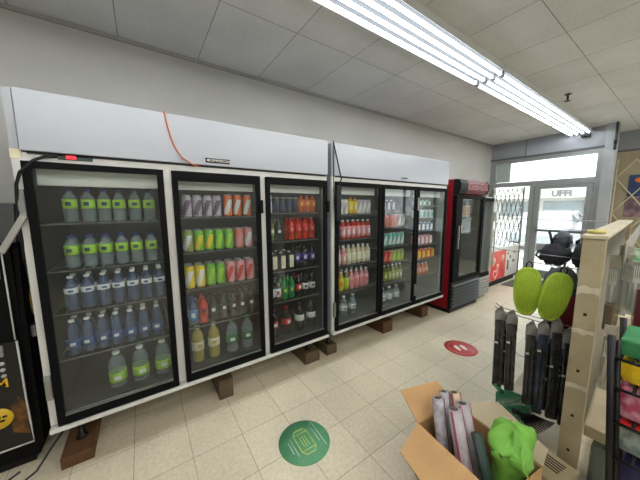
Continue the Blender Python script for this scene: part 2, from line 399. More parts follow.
single('cord', MB().tube([(.655, .30, 2.127), (.66, .02, 2.127), (.664, -.026, 2.124), (.672, -.028, 2.06), (.688, -.028, 1.98), (.712, -.029, 1.91), (.745, -.03, 1.86), (.80, -.03, 1.826), (.84, -.028, 1.812)], .0042, mat('orange_cord', (196, 98, 52), .5, var=.1)),
       'thin orange cord hanging over the white header panel', 'cord', (.66, .0, 2.12))
# lumber blocks under the coolers
def block(x, y, dx, dy, z, m, label, rz=0.):
    b = MB().box((-dx/2, 0, 0), (dx/2, dy, z), m, .004)
    o = b.build('lumber_block', None); o.location = (x, y, 0); o.rotation_euler[2] = rz
    tag(o, label, 'block', 'lumber blocks under the coolers')
H = ZB-.12
block(.075, .06, .15, .65, .074, wood, 'reddish lumber block under the cooler corner beside the black ATM')
block(.97, .11, .11, .62, .164, wood_grey, 'grey-brown lumber block under the middle of the first white cooler')
block(1.81, .12, .17, .62, .114, wood_grey, 'wide weathered lumber block under the first white cooler, by its third door')
block(2.06, .13, .13, .62, .099, wood_grey, 'lumber block under the second white cooler, touching the joint of the two coolers')
block(2.92, .12, .17, .6, .149, wood, 'orange-brown lumber block under the middle of the second white cooler')
block(3.70, .13, .15, .6, .149, wood, 'lumber block under the second white cooler, next to the red cooler')

# ------------------------------------------------------------------ drinks
P = {
 'lime': mat('label_lime', (160, 205, 60), .5, var=.1, scale=60), 'navy': mat('print_navy', (30, 44, 92), .5, var=.1),
 'blue': mat('label_blue', (52, 84, 150), .5, var=.15, scale=60), 'white': mat('label_white', (222, 224, 226), .5, var=.06, scale=60),
 'capblue': mat('cap_blue', (46, 60, 140), .45, var=.05), 'capwhite': mat('cap_white', (228, 228, 224), .45, var=.04),
 'capblack': mat('cap_black', (28, 28, 30), .45, var=.05), 'capred': mat('cap_red', (180, 30, 36), .45, var=.05), 'capgreen': mat('cap_green', (30, 110, 60), .45, var=.05),
 'yellow': mat('can_yellow', (236, 204, 40), .4, var=.12, scale=50), 'green': mat('can_green', (108, 180, 44), .4, var=.15, scale=50),
 'pink': mat('can_pink', (226, 150, 158), .4, var=.12, scale=50), 'salmon': mat('can_salmon', (226, 128, 108), .4, var=.12, scale=50),
 'purple': mat('can_purple', (104, 84, 112), .4, var=.2, scale=50), 'orange': mat('can_orange', (226, 110, 48), .4, var=.12, scale=50),
 'teal': mat('can_teal', (96, 176, 170), .4, var=.12, scale=50), 'red': mat('label_red', (198, 44, 44), .45, var=.12, scale=50),
 'lilac': mat('can_lilac', (190, 178, 196), .4, var=.12, scale=50), 'dark': mat('label_dark', (34, 34, 38), .45, var=.2, scale=50),
 'cream': mat('label_cream', (222, 214, 186), .5, var=.1, scale=50), 'gold': mat('print_gold', (196, 170, 84), .4, var=.1),
 'violet': mat('label_violet', (84, 70, 150), .45, var=.15, scale=50), 'skyblue': mat('label_sky', (70, 140, 200), .45, var=.12, scale=50),
 'alu': mat('can_lid', (190, 192, 194), .3, .7, var=.05), 'olive': mat('label_olive', (150, 160, 70), .5, var=.15, scale=50),
 'b_clear': clear('bottle_clear', (216, 228, 232), (170, 182, 188), .34, .05), 'b_blue': clear('bottle_bluish', (160, 176, 206), (104, 122, 158), .44, .05),
 'b_dark': clear('bottle_cola', (60, 46, 40), (30, 24, 22), .75), 'b_yellow': clear('bottle_lemon', (206, 190, 112), (182, 166, 86), .7),
 'b_green': clear('bottle_green', (60, 180, 90), (30, 150, 70), .6), 'b_red': clear('bottle_red', (220, 80, 60), (214, 66, 48), .78),
 'b_pink': clear('bottle_pink', (230, 180, 180), (216, 150, 156), .8), 'b_cream': clear('bottle_cream', (230, 222, 200), (222, 208, 180), .85),
 'b_amber': clear('bottle_amber', (225, 180, 60), (224, 178, 60), .8), 'b_grey': clear('bottle_smoke', (120, 124, 120), (80, 84, 80), .6),
 'b_olive': clear('bottle_olive', (150, 160, 80), (120, 130, 60), .7), 'b_darkgreen': clear('bottle_darkgreen', (40, 70, 50), (24, 48, 34), .75),
 'b_orange': clear('bottle_orange', (230, 120, 60), (220, 106, 52), .8),
}
_proto = {}
def bottle(h, r, body, cap, lab, patch, lo=.32, hi=.62):
    t = Thing('drink_bottle', None, 'bottle')
    nr = max(.011, r*.36)
    prof = [(r*.75, 0), (r*.97, h*.025), (r, h*.06), (r*.94, h*.10), (r, h*.14), (r, lo*h), (r, hi*h), (r*.99, h*.66), (r*.90, h*.74), (r*.62, h*.84), (nr, h*.90), (nr, h*.955), (nr*.9, h*.958)]
    t.part('body', MB().lathe(prof, P[body], 14))
    t.part('cap', MB().lathe([(nr*1.18, h*.93), (nr*1.22, h*.94), (nr*1.2, h*.995), (nr*1.0, h)], P[cap], 12))
    z = [lo*h, lo*h+(hi-lo)*h*.3, lo*h+(hi-lo)*h*.7, hi*h]
    lb = MB().lathe([(r*1.012, z[0]), (r*1.018, z[1]), (r*1.018, z[2]), (r*1.012, z[3])], P[lab], 16, patch=(P[patch], {0, 15}, {1}))
    t.part('label_band', lb)
    return t.o
def can(h, r, main, second, lidm='alu'):
    t = Thing('drink_can', None, 'can')
    b = MB().lathe([(r*.78, 0), (r*.97, h*.05), (r, h*.09), (r, h*.22), (r, h*.36), (r, h*.50), (r, h*.64), (r, h*.76), (r, h*.88), (r*.86, h*.955)], P[main], 20, patch=(P[second], None, None))
    t.part('body', b)
    t.part('lid', MB().lathe([(r*.86, h*.955), (r*.87, h), (r*.78, h), (r*.76, h*.975), (.0005, h*.975)], P[lidm], 14))
    return t.o
def carton(h, r, main, second):
    t = Thing('drink_carton', None, 'carton'); dpt = .09
    t.part('body', MB().box((-r, -r, 0), (r, -r+dpt, h), P[main], .002))
    t.part('print', MB().box((-r*.3, -r-.0012, h*.12), (r*1.0, -r-.0002, h*.86), P[second]))
    t.part('cap', MB().lathe([(.011, h), (.011, h+.010), (.009, h+.012)], P['capwhite'], 10, (0, 0, 0)))
    return t.o
KIND = {'b': bottle, 'c': can, 'k': carton}
def drink(spec, loc, label, group):
    if spec not in _proto:
        o = KIND[spec[0]](*spec[1:]); _proto[spec] = o
    else:
        o = copy_tree(_proto[spec])
    o.location = loc; o.rotation_euler[2] = random.uniform(-.25, .25) if spec[0] != 'k' else 0
    o['label'] = label; o['group'] = group
DOORN = ['first', 'second', 'third', 'fourth', 'fifth', 'sixth']
SHN = ['top', 'second', 'third', 'fourth', 'fifth', 'bottom']
def row(door, shelf, z, items, y=.125, nsh=5):
    """items: (x, spec, description); the second of each pair of rows stands behind the first"""
    sn = 'bottom' if shelf == nsh-1 else SHN[shelf]
    for k, (x, spec, desc) in enumerate(items):
        nm = ORD[k]
        drink(spec, (x, y, z+.001), f'{desc}, {nm} from the ATM end, {sn} shelf, {DOORN[door]} cooler door', f'drinks on the {sn} shelf of the {DOORN[door]} cooler door')
        if door < 4 and 0 < shelf < 4:      # the drink standing behind it
            dy = .105 if spec[0] == 'k' else spec[2]*2+.012
            drink(spec, (x, y+dy, z+.001), f'{desc} behind the {nm} from ATM end, {sn} shelf, {DOORN[door]} cooler door', f'rear drinks on the {sn} shelf of the {DOORN[door]} cooler door')
def lineup(xs, spec, desc): return [(x, spec, desc) for x in xs]
FL = ZB+.076
# door 1: water
WL = ('b', .190, .0325, 'b_clear', 'capblue', 'lime', 'navy', .42, .70)
WB = ('b', .205, .0325, 'b_blue', 'capwhite', 'white', 'blue', .50, .66)
WB2 = ('b', .215, .0325, 'b_blue', 'capwhite', 'blue', 'white', .22, .44)
WX = ('b', .235, .047, 'b_clear', 'capwhite', 'lime', 'white', .16, .44)
row(0, 0, LA[0], lineup([.17, .249, .322, .393, .473, .548], WL, 'lime-labelled water bottle'))
row(0, 1, LA[1], lineup([.153, .232, .308, .386, .464, .544], WL, 'lime-labelled water bottle'))
row(0, 2, LA[2], lineup([.130, .203, .277, .351, .425, .500, .572], WB, 'white-banded water bottle'))
row(0, 3, LA[3], lineup([.112, .181, .250, .319, .392, .464, .540], WB2, 'blue-labelled water bottle'))
row(0, 4, FL, lineup([.30, .425, .555], WX, 'large lime-labelled water bottle'), y=.13)
# door 2: cans, small bottles, large bottles
z = [1.478, 1.230, .962, .680]
def cn(h, a, b): return ('c', h, .031, a, b)
row(1, 0, z[0], lineup([.772, .840, .908, .974], cn(.155, 'lilac', 'purple'), 'purple and white can')+lineup([1.055, 1.128, 1.203], cn(.165, 'orange', 'white'), 'orange and white can'))
row(1, 1, z[1], [(.768, cn(.155, 'olive', 'white'), 'pale green and white can'), (.838, cn(.155, 'green', 'yellow'), 'green can with yellow fruit'), (.908, cn(.155, 'green', 'yellow'), 'green can with yellow fruit'),
    (.978, cn(.155, 'green', 'lime'), 'bright green can'), (1.052, cn(.155, 'green', 'lime'), 'bright green can'), (1.13, cn(.155, 'salmon', 'pink'), 'salmon pink can'), (1.205, cn(.155, 'pink', 'white'), 'pale pink can')])
row(1, 2, z[2], lineup([.762, .833], cn(.168, 'yellow', 'white'), 'yellow can')+lineup([.906, .976], cn(.168, 'green', 'lime'), 'green can')+lineup([1.053, 1.132, 1.207], cn(.168, 'pink', 'red'), 'pink can'))
DK = ('b', .20, .031, 'b_grey', 'capblack', 'dark', 'white', .30, .62)
row(1, 3, z[3], [(.768, ('b', .20, .031, 'b_blue', 'capblue', 'skyblue', 'white', .2, .6), 'blue-labelled bottle'), (.838, ('b', .20, .031, 'b_red', 'capred', 'red', 'dark', .3, .7), 'red bottle')]+lineup([.91, .982, 1.055, 1.13, 1.205], DK, 'smoky dark bottle'))
YL2 = ('b', .275, .042, 'b_yellow', 'capwhite', 'cream', 'gold', .34, .58)
GX = ('b', .255, .046, 'b_clear', 'capgreen', 'capgreen', 'white', .30, .56)
row(1, 4, FL, lineup([.785, .90], YL2, 'large yellow lemonade bottle')+lineup([1.04, 1.165], GX, 'large clear bottle with green label'), y=.13)
# door 3
z = [1.498, 1.255, .995, .722]
row(2, 0, z[0], [(1.385, cn(.15, 'white', 'skyblue'), 'white and blue can')]+lineup([1.45, 1.512, 1.574, 1.636], cn(.13, 'dark', 'navy'), 'short dark can')+lineup([1.70, 1.762, 1.824], ('b', .155, .028, 'b_orange', 'capred', 'orange', 'yellow', .3, .7), 'small orange bottle'))
RD = ('b', .195, .032, 'b_red', 'capred', 'red', 'salmon', .3, .66)
row(2, 1, z[1], [(1.40, ('b', .19, .03, 'b_olive', 'capgreen', 'olive', 'white', .3, .6), 'olive green bottle'), (1.472, ('b', .185, .03, 'b_darkgreen', 'capblack', 'dark', 'white', .3, .6), 'dark green bottle')]+lineup([1.592, 1.664, 1.736, 1.808], RD, 'red drink bottle'))
row(2, 2, z[2], lineup([1.41, 1.49, 1.57], ('k', .15, .031, 'dark', 'cream'), 'black and cream carton')+lineup([1.65, 1.732, 1.812], ('b', .20, .032, 'b_dark', 'capblack', 'violet', 'white', .3, .64), 'dark bottle with violet label'))
row(2, 3, z[3], lineup([1.385, 1.45], ('b', .19, .03, 'b_grey', 'capblack', 'white', 'red', .2, .6), 'smoky bottle with white label')+lineup([1.52, 1.588], ('b', .20, .031, 'b_green', 'capgreen', 'capgreen', 'lime', .25, .6), 'green soda bottle')+[(1.66, ('b', .20, .031, 'b_dark', 'capred', 'red', 'white', .3, .6), 'dark bottle with red label')]+lineup([1.735, 1.81], ('b', .20, .031, 'b_dark', 'capblack', 'white', 'dark', .3, .58), 'dark bottle with white label'))
row(2, 4, FL, lineup([1.40, 1.53], ('b', .26, .045, 'b_dark', 'capred', 'red', 'white', .36, .60), 'large cola bottle with red label')+lineup([1.67, 1.80], ('b', .26, .045, 'b_dark', 'capblack', 'white', 'cream', .38, .60), 'large dark bottle with white label'), y=.13)
# door 4 (second cooler)
row(3, 0, 1.472, lineup([2.155, 2.217], cn(.15, 'white', 'lilac'), 'white and grey can')+lineup([2.285, 2.348], ('b', .18, .029, 'b_amber', 'capred', 'yellow', 'cream', .1, .72), 'yellow bottle')+lineup([2.412, 2.476, 2.54], cn(.15, 'lilac', 'white'), 'pale lilac can'))
PK = ('b', .19, .0315, 'b_pink', 'capwhite', 'pink', 'white', .1, .62)
row(3, 1, 1.215, lineup([2.185, 2.255, 2.325, 2.395, 2.467, 2.542], ('b', .195, .0315, 'b_red', 'capwhite', 'pink', 'white', .1, .68), 'pink bottle with white cap'))
CR = ('b', .19, .0315, 'b_cream', 'capwhite', 'cream', 'white', .1, .62)
row(3, 2, .948, [(2.125, CR, 'cream bottle with white cap'), (2.195, PK, 'pink-tinted bottle with white cap')]+lineup([2.265, 2.335, 2.405, 2.475, 2.545], CR, 'cream bottle with white cap'))
row(3, 3, .668, [(2.165, ('b', .21, .0325, 'b_amber', 'capwhite', 'yellow', 'orange', .1, .66), 'orange juice bottle'), (2.237, ('b', .21, .0325, 'b_olive', 'capwhite', 'lime', 'yellow', .1, .66), 'lime juice bottle')]+lineup([2.309, 2.381, 2.453, 2.525], ('b', .21, .0325, 'b_pink', 'capwhite', 'pink', 'salmon', .1, .66), 'pink juice bottle'))
row(3, 4, FL, lineup([2.21, 2.335], ('b', .22, .042, 'b_clear', 'capwhite', 'white', 'olive', .3, .55), 'large clear bottle with white label'), y=.13)
# door 5
row(4, 0, 1.50, lineup([2.76, 2.84, 2.92], ('k', .11, .03, 'dark', 'lilac'), 'small dark carton'), nsh=6)
row(4, 1, 1.308, [(2.76, cn(.15, 'white', 'pink'), 'white can')]+lineup([2.835, 2.91, 2.985], cn(.15, 'pink', 'salmon'), 'pink can')+lineup([3.06, 3.13], cn(.15, 'lilac', 'white'), 'pale grey can'), nsh=6)
row(4, 2, 1.088, lineup([2.75, 2.825, 2.90, 2.975, 3.05, 3.125], cn(.152, 'teal', 'white'), 'teal and white can'), nsh=6)
row(4, 3, .895, lineup([2.76, 2.835, 2.91], cn(.135, 'red', 'salmon'), 'red can')+lineup([2.985, 3.06, 3.13], cn(.135, 'olive', 'lime'), 'green can'), nsh=6)
row(4, 4, .655, lineup([2.76, 2.83, 2.90, 2.97, 3.04, 3.11], ('b', .20, .031, 'b_olive', 'capwhite', 'olive', 'cream', .1, .62), 'yellow-green bottle'), nsh=6)
row(4, 5, FL, lineup([2.80, 2.92, 3.05], ('b', .20, .045, 'b_clear', 'capwhite', 'white', 'lilac', .25, .6), 'clear jug bottle'), nsh=6)
# door 6
def kt(h, a, b, r=.034): return ('k', h, r, a, b)
row(5, 0, 1.56, lineup([3.42, 3.52, 3.62], kt(.06, 'teal', 'white'), 'small teal carton'), nsh=6)
row(5, 1, 1.40, lineup([3.42, 3.51, 3.60, 3.69], kt(.10, 'white', 'teal'), 'white and teal carton'), nsh=6)
row(5, 2, 1.235, lineup([3.42, 3.51, 3.60, 3.69], kt(.10, 'blue', 'white'), 'blue and white carton'), nsh=6)
row(5, 3, 1.055, lineup([3.42, 3.51, 3.60, 3.69], kt(.11, 'pink', 'white'), 'pink and white carton'), nsh=6)
row(5, 4, .87, lineup([3.44, 3.54, 3.64, 3.74], kt(.11, 'orange', 'yellow', .04), 'orange and yellow carton'), nsh=6)
row(5, 5, .645, lineup([3.42, 3.50, 3.58, 3.66], ('b', .15, .03, 'b_orange', 'capwhite', 'salmon', 'cream', .2, .6), 'small peach bottle'), nsh=6)

# ------------------------------------------------------------------ red cooler
RX0, RX1, RD_, RH = 4.085, 4.915, .76, 1.92
t = Thing('single_door_cooler', 'tall red and black single-door cooler with red sign on top', 'cooler', (4.5, .38, 0))
c = MB()
c.box((RX0, .03, .06), (RX0+.03, RD_, RH), red_enamel); c.box((RX1-.03, .03, .06), (RX1, RD_, RH), red_enamel)
c.box((RX0+.03, RD_-.03, .06), (RX1-.03, RD_, RH), red_enamel); c.box((RX0+.03, .03, RH-.22), (RX1-.03, RD_-.03, RH), red_enamel); c.box((RX0+.03, .03, .06), (RX1-.03, RD_-.03, .42), black_plastic)
t.part('cabinet', c)
t.part('base', MB().box((RX0+.01, .0, .0), (RX1-.01, RD_, .06), black_plastic, .004))
l = MB(); inn = mat('red_cooler_liner', (70, 84, 88), .5, var=.1, scale=4)
l.box((RX0+.031, RD_-.04, .42), (RX1-.031, RD_-.031, 1.699), inn); l.box((RX0+.031, .03, .42), (RX0+.038, RD_-.04, 1.699), inn); l.box((RX1-.038, .03, .42), (RX1-.031, RD_-.04, 1.699), inn); l.box((RX0+.038, .03, .42), (RX1-.038, RD_-.04, .43), mat('liner_floor', (150, 148, 140), .5, var=.1))
t.part('liner', l)
f = MB(); z0, z1 = .46, 1.70
f.box((RX0, -.03, z0), (RX0+.16, .029, z1), black_frame, .006); f.box((RX1-.07, -.03, z0), (RX1, .029, z1), black_frame, .006)
f.box((RX0+.16, -.028, z0), (RX1-.07, .029, z0+.05), black_frame); f.box((RX0+.16, -.028, z1-.05), (RX1-.07, .029, z1), black_frame)
d = t.part('door', f)
t.part('glass', MB().box((RX0+.158, -.012, z0+.05), (RX1-.068, -.006, z1-.05), cooler_glass), d)
t.part('handle', MB().box((RX0+.05, -.055, .95), (RX0+.075, -.03, 1.28), steel, .004), d)
g = MB().box((RX0, -.02, .06), (RX1, .029, .455), black_plastic)
for k in range(7):
    zz = .085+k*.05; g.prism([(RX0+.02, -.02, zz), (RX0+.02, -.045, zz+.006), (RX0+.02, -.045, zz+.014), (RX0+.02, -.02, zz+.036)], (RX1-RX0-.04, 0, 0), mat('louver_grey', (56, 58, 60), .4, .3, var=.1))
t.part('grille', g)
cap = [(-.02, RH-.21), (-.05, RH-.19), (-.075, RH-.13), (-.075, RH-.06), (-.05, RH-.01), (-.02, RH), (.03, RH)]
poly = [(RX0, y, z) for y, z in cap]+[(RX0, .03, RH-.21)]
hp = t.part('header_end', MB().prism(poly, (.19, 0, 0), black_plastic)); t.part('header_end', MB().prism([(RX1-.05, y, z) for _, y, z in poly], (.05, 0, 0), black_plastic))
s = MB().prism([(RX0+.19, y*.94, z) for _, y, z in poly], (RX1-RX0-.24, 0, 0), mat('sign_red', (98, 18, 26), .35, var=.2, scale=12))
sg = t.part('sign_panel', s)
text_into('lettering', 'Coca-Cola', .145, mat('sign_script', (176, 124, 124), .5, var=.1), (RX0+.49, -.0725, RH-.10), (1, 0, 0), (0, 0, 1), sg, t.loc, shear=.35)
for zz in (1.39, 1.17, .95):
    s = MB().box((RX0+.045, .06, zz-.008), (RX1-.045, .066, zz), wire_white)
    for q in range(11):
        xx = RX0+.05+(RX1-RX0-.1)*q/10; s.box((xx-.002, .066, zz-.006), (xx+.002, RD_-.06, zz-.002), wire_white)
    t.part('shelf', s)
fm = mat('food_peach', (196, 138, 112), .6, var=.3, scale=30); ft = mat('food_tray_cream', (214, 196, 166), .6, var=.1)
for k, (x, zz, w, hh) in enumerate([(4.40, 1.391, .17, .20), (4.62, 1.391, .17, .17), (4.42, 1.171, .18, .09)]):
    q = Thing('food_tray', ['peach packaged food tray standing on the top shelf of the red cooler', 'cream packaged food tray beside the peach one in the red cooler', 'low food tray alone on the second shelf of the red cooler'][k], 'food package', (x, .14, zz), 'food trays in the red cooler')
    q.part('tray', MB().box((x-w/2, .09, zz), (x+w/2, .2, zz+hh), ft, .01)); q.part('food', MB().box((x-w/2+.015, .082, zz+.02), (x+w/2-.015, .0899, zz+hh-.02), fm, .003))
# slim grey cooler behind it
t = Thing('slim_cooler', 'narrow grey-framed cooler squeezed between the red cooler and the freezer chest', 'cooler', (5.2, .4, 0))
SX0, SX1 = 4.945, 5.40
c = MB(); gm = mat('pale_grey_enamel', (178, 178, 172), .4, var=.08, scale=5)
c.box((SX0, .06, .05), (SX1, .72, .40), gm); c.box((SX0, .06, .40), (SX0+.03, .72, 1.7), gm); c.box((SX1-.03, .06, .40), (SX1, .72, 1.7), gm); c.box((SX0+.03, .69, .40), (SX1-.03, .72, 1.7), gm); c.box((SX0, .06, 1.62), (SX1, .72, 1.7), gm)
t.part('cabinet', c)
f = MB(); f.box((SX0, .02, .38), (SX0+.05, .059, 1.68), black_frame, .004); f.box((SX1-.05, .02, .38), (SX1, .059, 1.68), gm, .004); f.box((SX0+.05, .02, .38), (SX1-.05, .059, .44), black_frame); f.box((SX0+.05, .02, 1.62), (SX1-.05, .059, 1.68), black_frame)
d = t.part('door', f); t.part('glass', MB().box((SX0+.05, .036, .44), (SX1-.05, .042, 1.62), cooler_glass), d)
t.part('handle', MB().tube([(SX1-.02, .02, .55), (SX1-.02, -.012, .58), (SX1-.02, -.012, 1.38), (SX1-.02, .02, 1.42)], .014, gm), d)
t.part('latch', MB().box((SX1-.04, -.02, 1.30), (SX1+.01, .02, 1.45), gm, .01), d)
g = MB().box((SX0, .03, .05), (SX1, .059, .37), gm)
for k in range(6): g.box((SX0+.02, .018, .07+k*.048), (SX1-.02, .03, .092+k*.048), grey_plastic)
t.part('grille', g); t.part('base', MB().box((SX0+.02, .08, 0), (SX1-.02, .70, .05), black_plastic))

# ------------------------------------------------------------------ chest freezer by the window
t = Thing('chest_freezer', 'red and white ice-cream chest freezer standing by the window', 'freezer', (6.3, .5, 0))
fx0, fx1, fy0, fy1 = 5.56, 7.14, .2, .84
c = MB().box((fx0, fy0, .12), (fx1, fy1, .70), mat('freezer_white', (222, 218, 214), .35, var=.04), .01)
cab = t.part('cabinet', c)
redw = mat('wrap_red', (214, 58, 66), .45, rgb2=(226, 96, 84), scale=5)
t.part('red_wrap', MB().box((fx0+.01, fy0-.004, .13), (6.50, fy0-.0005, .69), redw), cab)
g = MB()
for k, (x, z, r) in enumerate([(5.95, .50, .085), (6.15, .38, .06), (6.35, .53, .07)]):
    g.lathe([(r, 0), (r, .003), (.0005, .003)], mat('wrap_pale_swirl', (240, 190, 150), .5, var=.2, scale=20), 16)
    last = list(g.bm.verts)[-48:]
    bmesh.ops.transform(g.bm, matrix=Matrix.Translation((x, fy0-.004, z)) @ Matrix.Rotation(PI/2, 4, 'X'), verts=last)
t.part('swirl_print', g, cab)
pale = mat('wrap_pale_mark', (244, 206, 196), .5, var=.1, scale=20)
for x, z, k_ in ((5.68, .25, 1.0), (6.05, .25, .9)):
    hm = MB().tube([(x+k_*.10*(math.sin(a*PI/12)**3), fy0-.005, z+k_*.0065*(13*math.cos(a*PI/12)-5*math.cos(a*PI/6)-2*math.cos(a*PI/4)-math.cos(a*PI/3))) for a in range(25)], .012, pale, 6)
    t.part('heart_print', hm, cab)
g = MB(); brn = mat('print_brown', (120, 84, 70), .5, var=.2, scale=30)
for x, z, w, hh in ((6.62, .36, .07, .2), (6.60, .60, .05, .05), (6.72, .52, .06, .06), (6.9, .42, .1, .05), (6.92, .60, .12, .03)):
    g.box((x-w/2, fy0-.004, z-hh/2), (x+w/2, fy0-.0005, z+hh/2), brn, .001)
t.part('picture_print', g, cab)
t.part('base', MB().box((fx0+.05, fy0+.04, 0), (fx1-.05, fy1-.04, .12), black_plastic))
r = MB(); r.box((fx0, fy0-.01, .70), (fx1, fy1+.0, .745), mat('freezer_rim', (226, 224, 220), .4, var=.04), .008)
r.prism([(fx0, fy0, .745), (fx0, fy1, .745), (fx0, fy1, .83)], (.03, 0, 0), white_frame); r.prism([(fx1-.03, fy0, .745), (fx1-.03, fy1, .745), (fx1-.03, fy1, .83)], (.03, 0, 0), white_frame)
r.box((fx0, fy1-.03, .745), (fx1, fy1, .84), black_plastic)
t.part('rim', r)
lid = MB().prism([(fx0+.03, fy0+.005, .747), (fx0+.03, fy1-.03, .82), (fx0+.03, fy1-.03, .828), (fx0+.03, fy0+.005, .755)], (fx1-fx0-.06, 0, 0), pane('lid_glass', (232, 238, 236), 1.5, .25, (225, 228, 226)))
t.part('glass_lid', lid)

# ------------------------------------------------------------------ folding security gates
def gate(name, label, plane, u0, u1, z0, z1, nx, nz, m, t_=.007, wx=.012):
    """lattice in the plane: plane(u, z) -> point; diagonal slats as one part, the frame posts as others"""
    t = Thing(name, label, 'gate', plane(u0, 0))
    g = MB()
    du, dz = (u1-u0)/nx, (z1-z0)/nz
    for i in range(nx):
        for j in range(nz):
            a, b = u0+i*du, z0+j*dz
            if (i+j) % 2 == 0: p, q = (a, b), (a+du, b+dz)
            else: p, q = (a+du, b), (a, b+dz)
            P0, P1 = Vector(plane(*p)), Vector(plane(*q))
            g.tube([P0, P1], t_, m, 5)
    t.part('lattice', g)
    for u in (u0, u1):
        t.part('post', MB().tube([plane(u, z0-.05), plane(u, z1+.02)], wx, m, 8))
    return t
gate_m = mat('gate_steel', (128, 126, 114), .45, .3, var=.1, scale=20)
gate('folding_gate', 'grey folding lattice gate drawn across the side window by the door', lambda u, z: (XE-.05, u, z), .26, .86, .06, 1.94, 14, 9, gate_m, .0085, .018)
gate_b = mat('gate_cream', (204, 192, 158), .5, var=.1, scale=20)
gate('folding_gate', 'cream lattice gate across the window bay past the column', lambda u, z: (XO-.035, u, z), -5.1, -.925, .72, 2.42, 18, 5, gate_b, .010, .014)
# posters on the boarded window
q = Thing('poster', 'blue poster with an orange patch on the boarded window', 'poster', (XO-.01, -1.2, 1.73), 'posters on the boarded window')
q.part('sheet', MB().box((XO+.008, -1.38, 1.72), (XO+.018, -1.09, 2.13), mat('poster_blue', (38, 66, 112), .5, var=.3, scale=8)))
pm = MB().lathe([(.075, 0), (.075, .004), (.001, .004)], mat('poster_orange', (236, 120, 60), .5, var=.2, scale=20), 20)
bmesh.ops.transform(pm.bm, matrix=Matrix.Translation((XO+.008, -1.24, 2.03)) @ Matrix.Rotation(-PI/2, 4, 'Y') @ Matrix.Scale(.7, 4, (1, 0, 0)), verts=pm.bm.verts)
q.part('print', pm)
q = Thing('poster', 'dusky pink poster below the blue one on the boarded window', 'poster', (XO-.01, -1.2, 1.35), 'posters on the boarded window')
q.part('sheet', MB().box((XO+.008, -1.40, 1.33), (XO+.018, -1.07, 1.70), mat('poster_pink', (150, 118, 122), .5, rgb2=(92, 72, 84), scale=9)))

# ------------------------------------------------------------------ black ATM
t = Thing('atm_machine', 'black ATM with yellow lettering beside the white cooler', 'cash machine', (-.4, .45, 0))
ax0, ax1, ay = -.66, -.125, .2
blk = mat('atm_black', (12, 12, 13), .6, var=.2, scale=6, spec=.12)
c = MB()
c.box((ax0, ay+.02, .05), (ax1+.012, .78, 1.50), blk, .01)
c.box((ax0+.02, ay+.05, 0), (ax1-.02, .75, .05), black_plastic)
t.part('body', c)
s = MB()   # flared side flank
s.prism([(ax1+.012, ay+.02, .12), (ax1+.012, ay+.55, .12), (ax1+.012, ay+.55, 1.40), (ax1+.012, ay+.06, 1.40), (ax1+.012, ay+.02, .9)], (.02, 0, 0), blk)
sd = t.part('side_panel', s)
ringm = mat('ring_print', (150, 128, 40), .5, var=.2, scale=20)
rg = MB().tube([(ax1+.034, ay+.20+.075*math.cos(a*PI/12), .98+.10*math.sin(a*PI/12)) for a in range(25)], .012, ringm, 6)
t.part('ring_print', rg, sd)
t.part('latch', MB().box((ax1+.03, ay+.06, .78), (ax1+.055, ay+.14, .85), steel, .008), sd)
fpm = mat('front_panel_art', (15, 14, 14), .35, rgb2=(16, 15, 14), scale=5)
amber = mat('amber_art', (120, 74, 22), .4, rgb2=(44, 28, 14), scale=16)
fp = MB(); fp.prism([(ax0, ay+.019, .16), (ax1, ay+.019, .16), (ax1-.006, ay+.019, .45), (ax1-.008, ay+.019, .80), (ax0, ay+.019, .80)], (0, -.025, 0), fpm)
f1 = t.part('front_panel', fp)
t.part('amber_print', MB().prism([(-.20, ay-.0062, .26), (-.135, ay-.0062, .22), (-.132, ay-.0062, .40), (-.16, ay-.0062, .47), (-.195, ay-.0062, .43)], (0, .002, 0), amber), f1)
trim_w = mat('white_piping', (206, 206, 204), .4, var=.05)
t.part('piping', MB().tube([(ax0, ay-.008, .16), (ax1, ay-.008, .165), (ax1-.003, ay-.008, .30), (ax1-.006, ay-.008, .45), (ax1-.008, ay-.008, .80)], .005, trim_w), f1)
text_into('lettering', 'ATM', .075, yellow_text, (-.262, ay-.0075, .566), (1, 0, 0), (0, 0, 1), f1, t.loc, bold=.001)
yc = MB().lathe([(.062, 0), (.062, .003), (.001, .003)], mat('disc_yellow', (226, 186, 34), .45, var=.1, scale=20), 28)
bmesh.ops.transform(yc.bm, matrix=Matrix.Translation((-.250, ay-.006, .365)) @ Matrix.Rotation(PI/2, 4, 'X'), verts=yc.bm.verts)
dc = t.part('disc_print', yc, f1)
for zz, xs_ in ((.375, ((-.285, -.262), (-.256, -.236), (-.230, -.212))), (.352, ((-.275, -.250), (-.244, -.222)))):
    for xa, xb in xs_: t.part('print_mark', MB().box((xa, ay-.0105, zz-.007), (xb, ay-.0088, zz+.005), black_plastic), dc)
up = MB(); up.prism([(ax0, ay+.019, .805), (ax1-.01, ay+.019, .805), (ax1-.02, ay+.045, 1.36), (ax0, ay+.045, 1.36)], (0, -.025, 0), blk)
u1 = t.part('control_panel', up)
t.part('piping', MB().tube([(ax1-.012, ay-.008, .81), (ax1-.02, ay+.016, 1.30)], .004, trim_w), u1)
for a in range(3):
    k = MB().lathe([(.011, 0), (.011, .006), (.001, .008)], mat('button_grey', (186, 186, 184), .4, var=.05), 12)
    bmesh.ops.transform(k.bm, matrix=Matrix.Translation((-.200, ay-.006, .612+a*.036)) @ Matrix.Rotation(PI/2, 4, 'X'), verts=k.bm.verts)
    t.part('button', k, u1)
t.part('card_slot', MB().box((-.24, ay-.016, .725), (-.185, ay-.004, .79), grey_plastic, .006), u1)
t.part('screen', MB().box((-.48, ay-.010, 1.16), (-.16, ay+.03, 1.34), mat('sticker_white', (206, 208, 206), .4, rgb2=(150, 156, 160), scale=14), .004), u1)
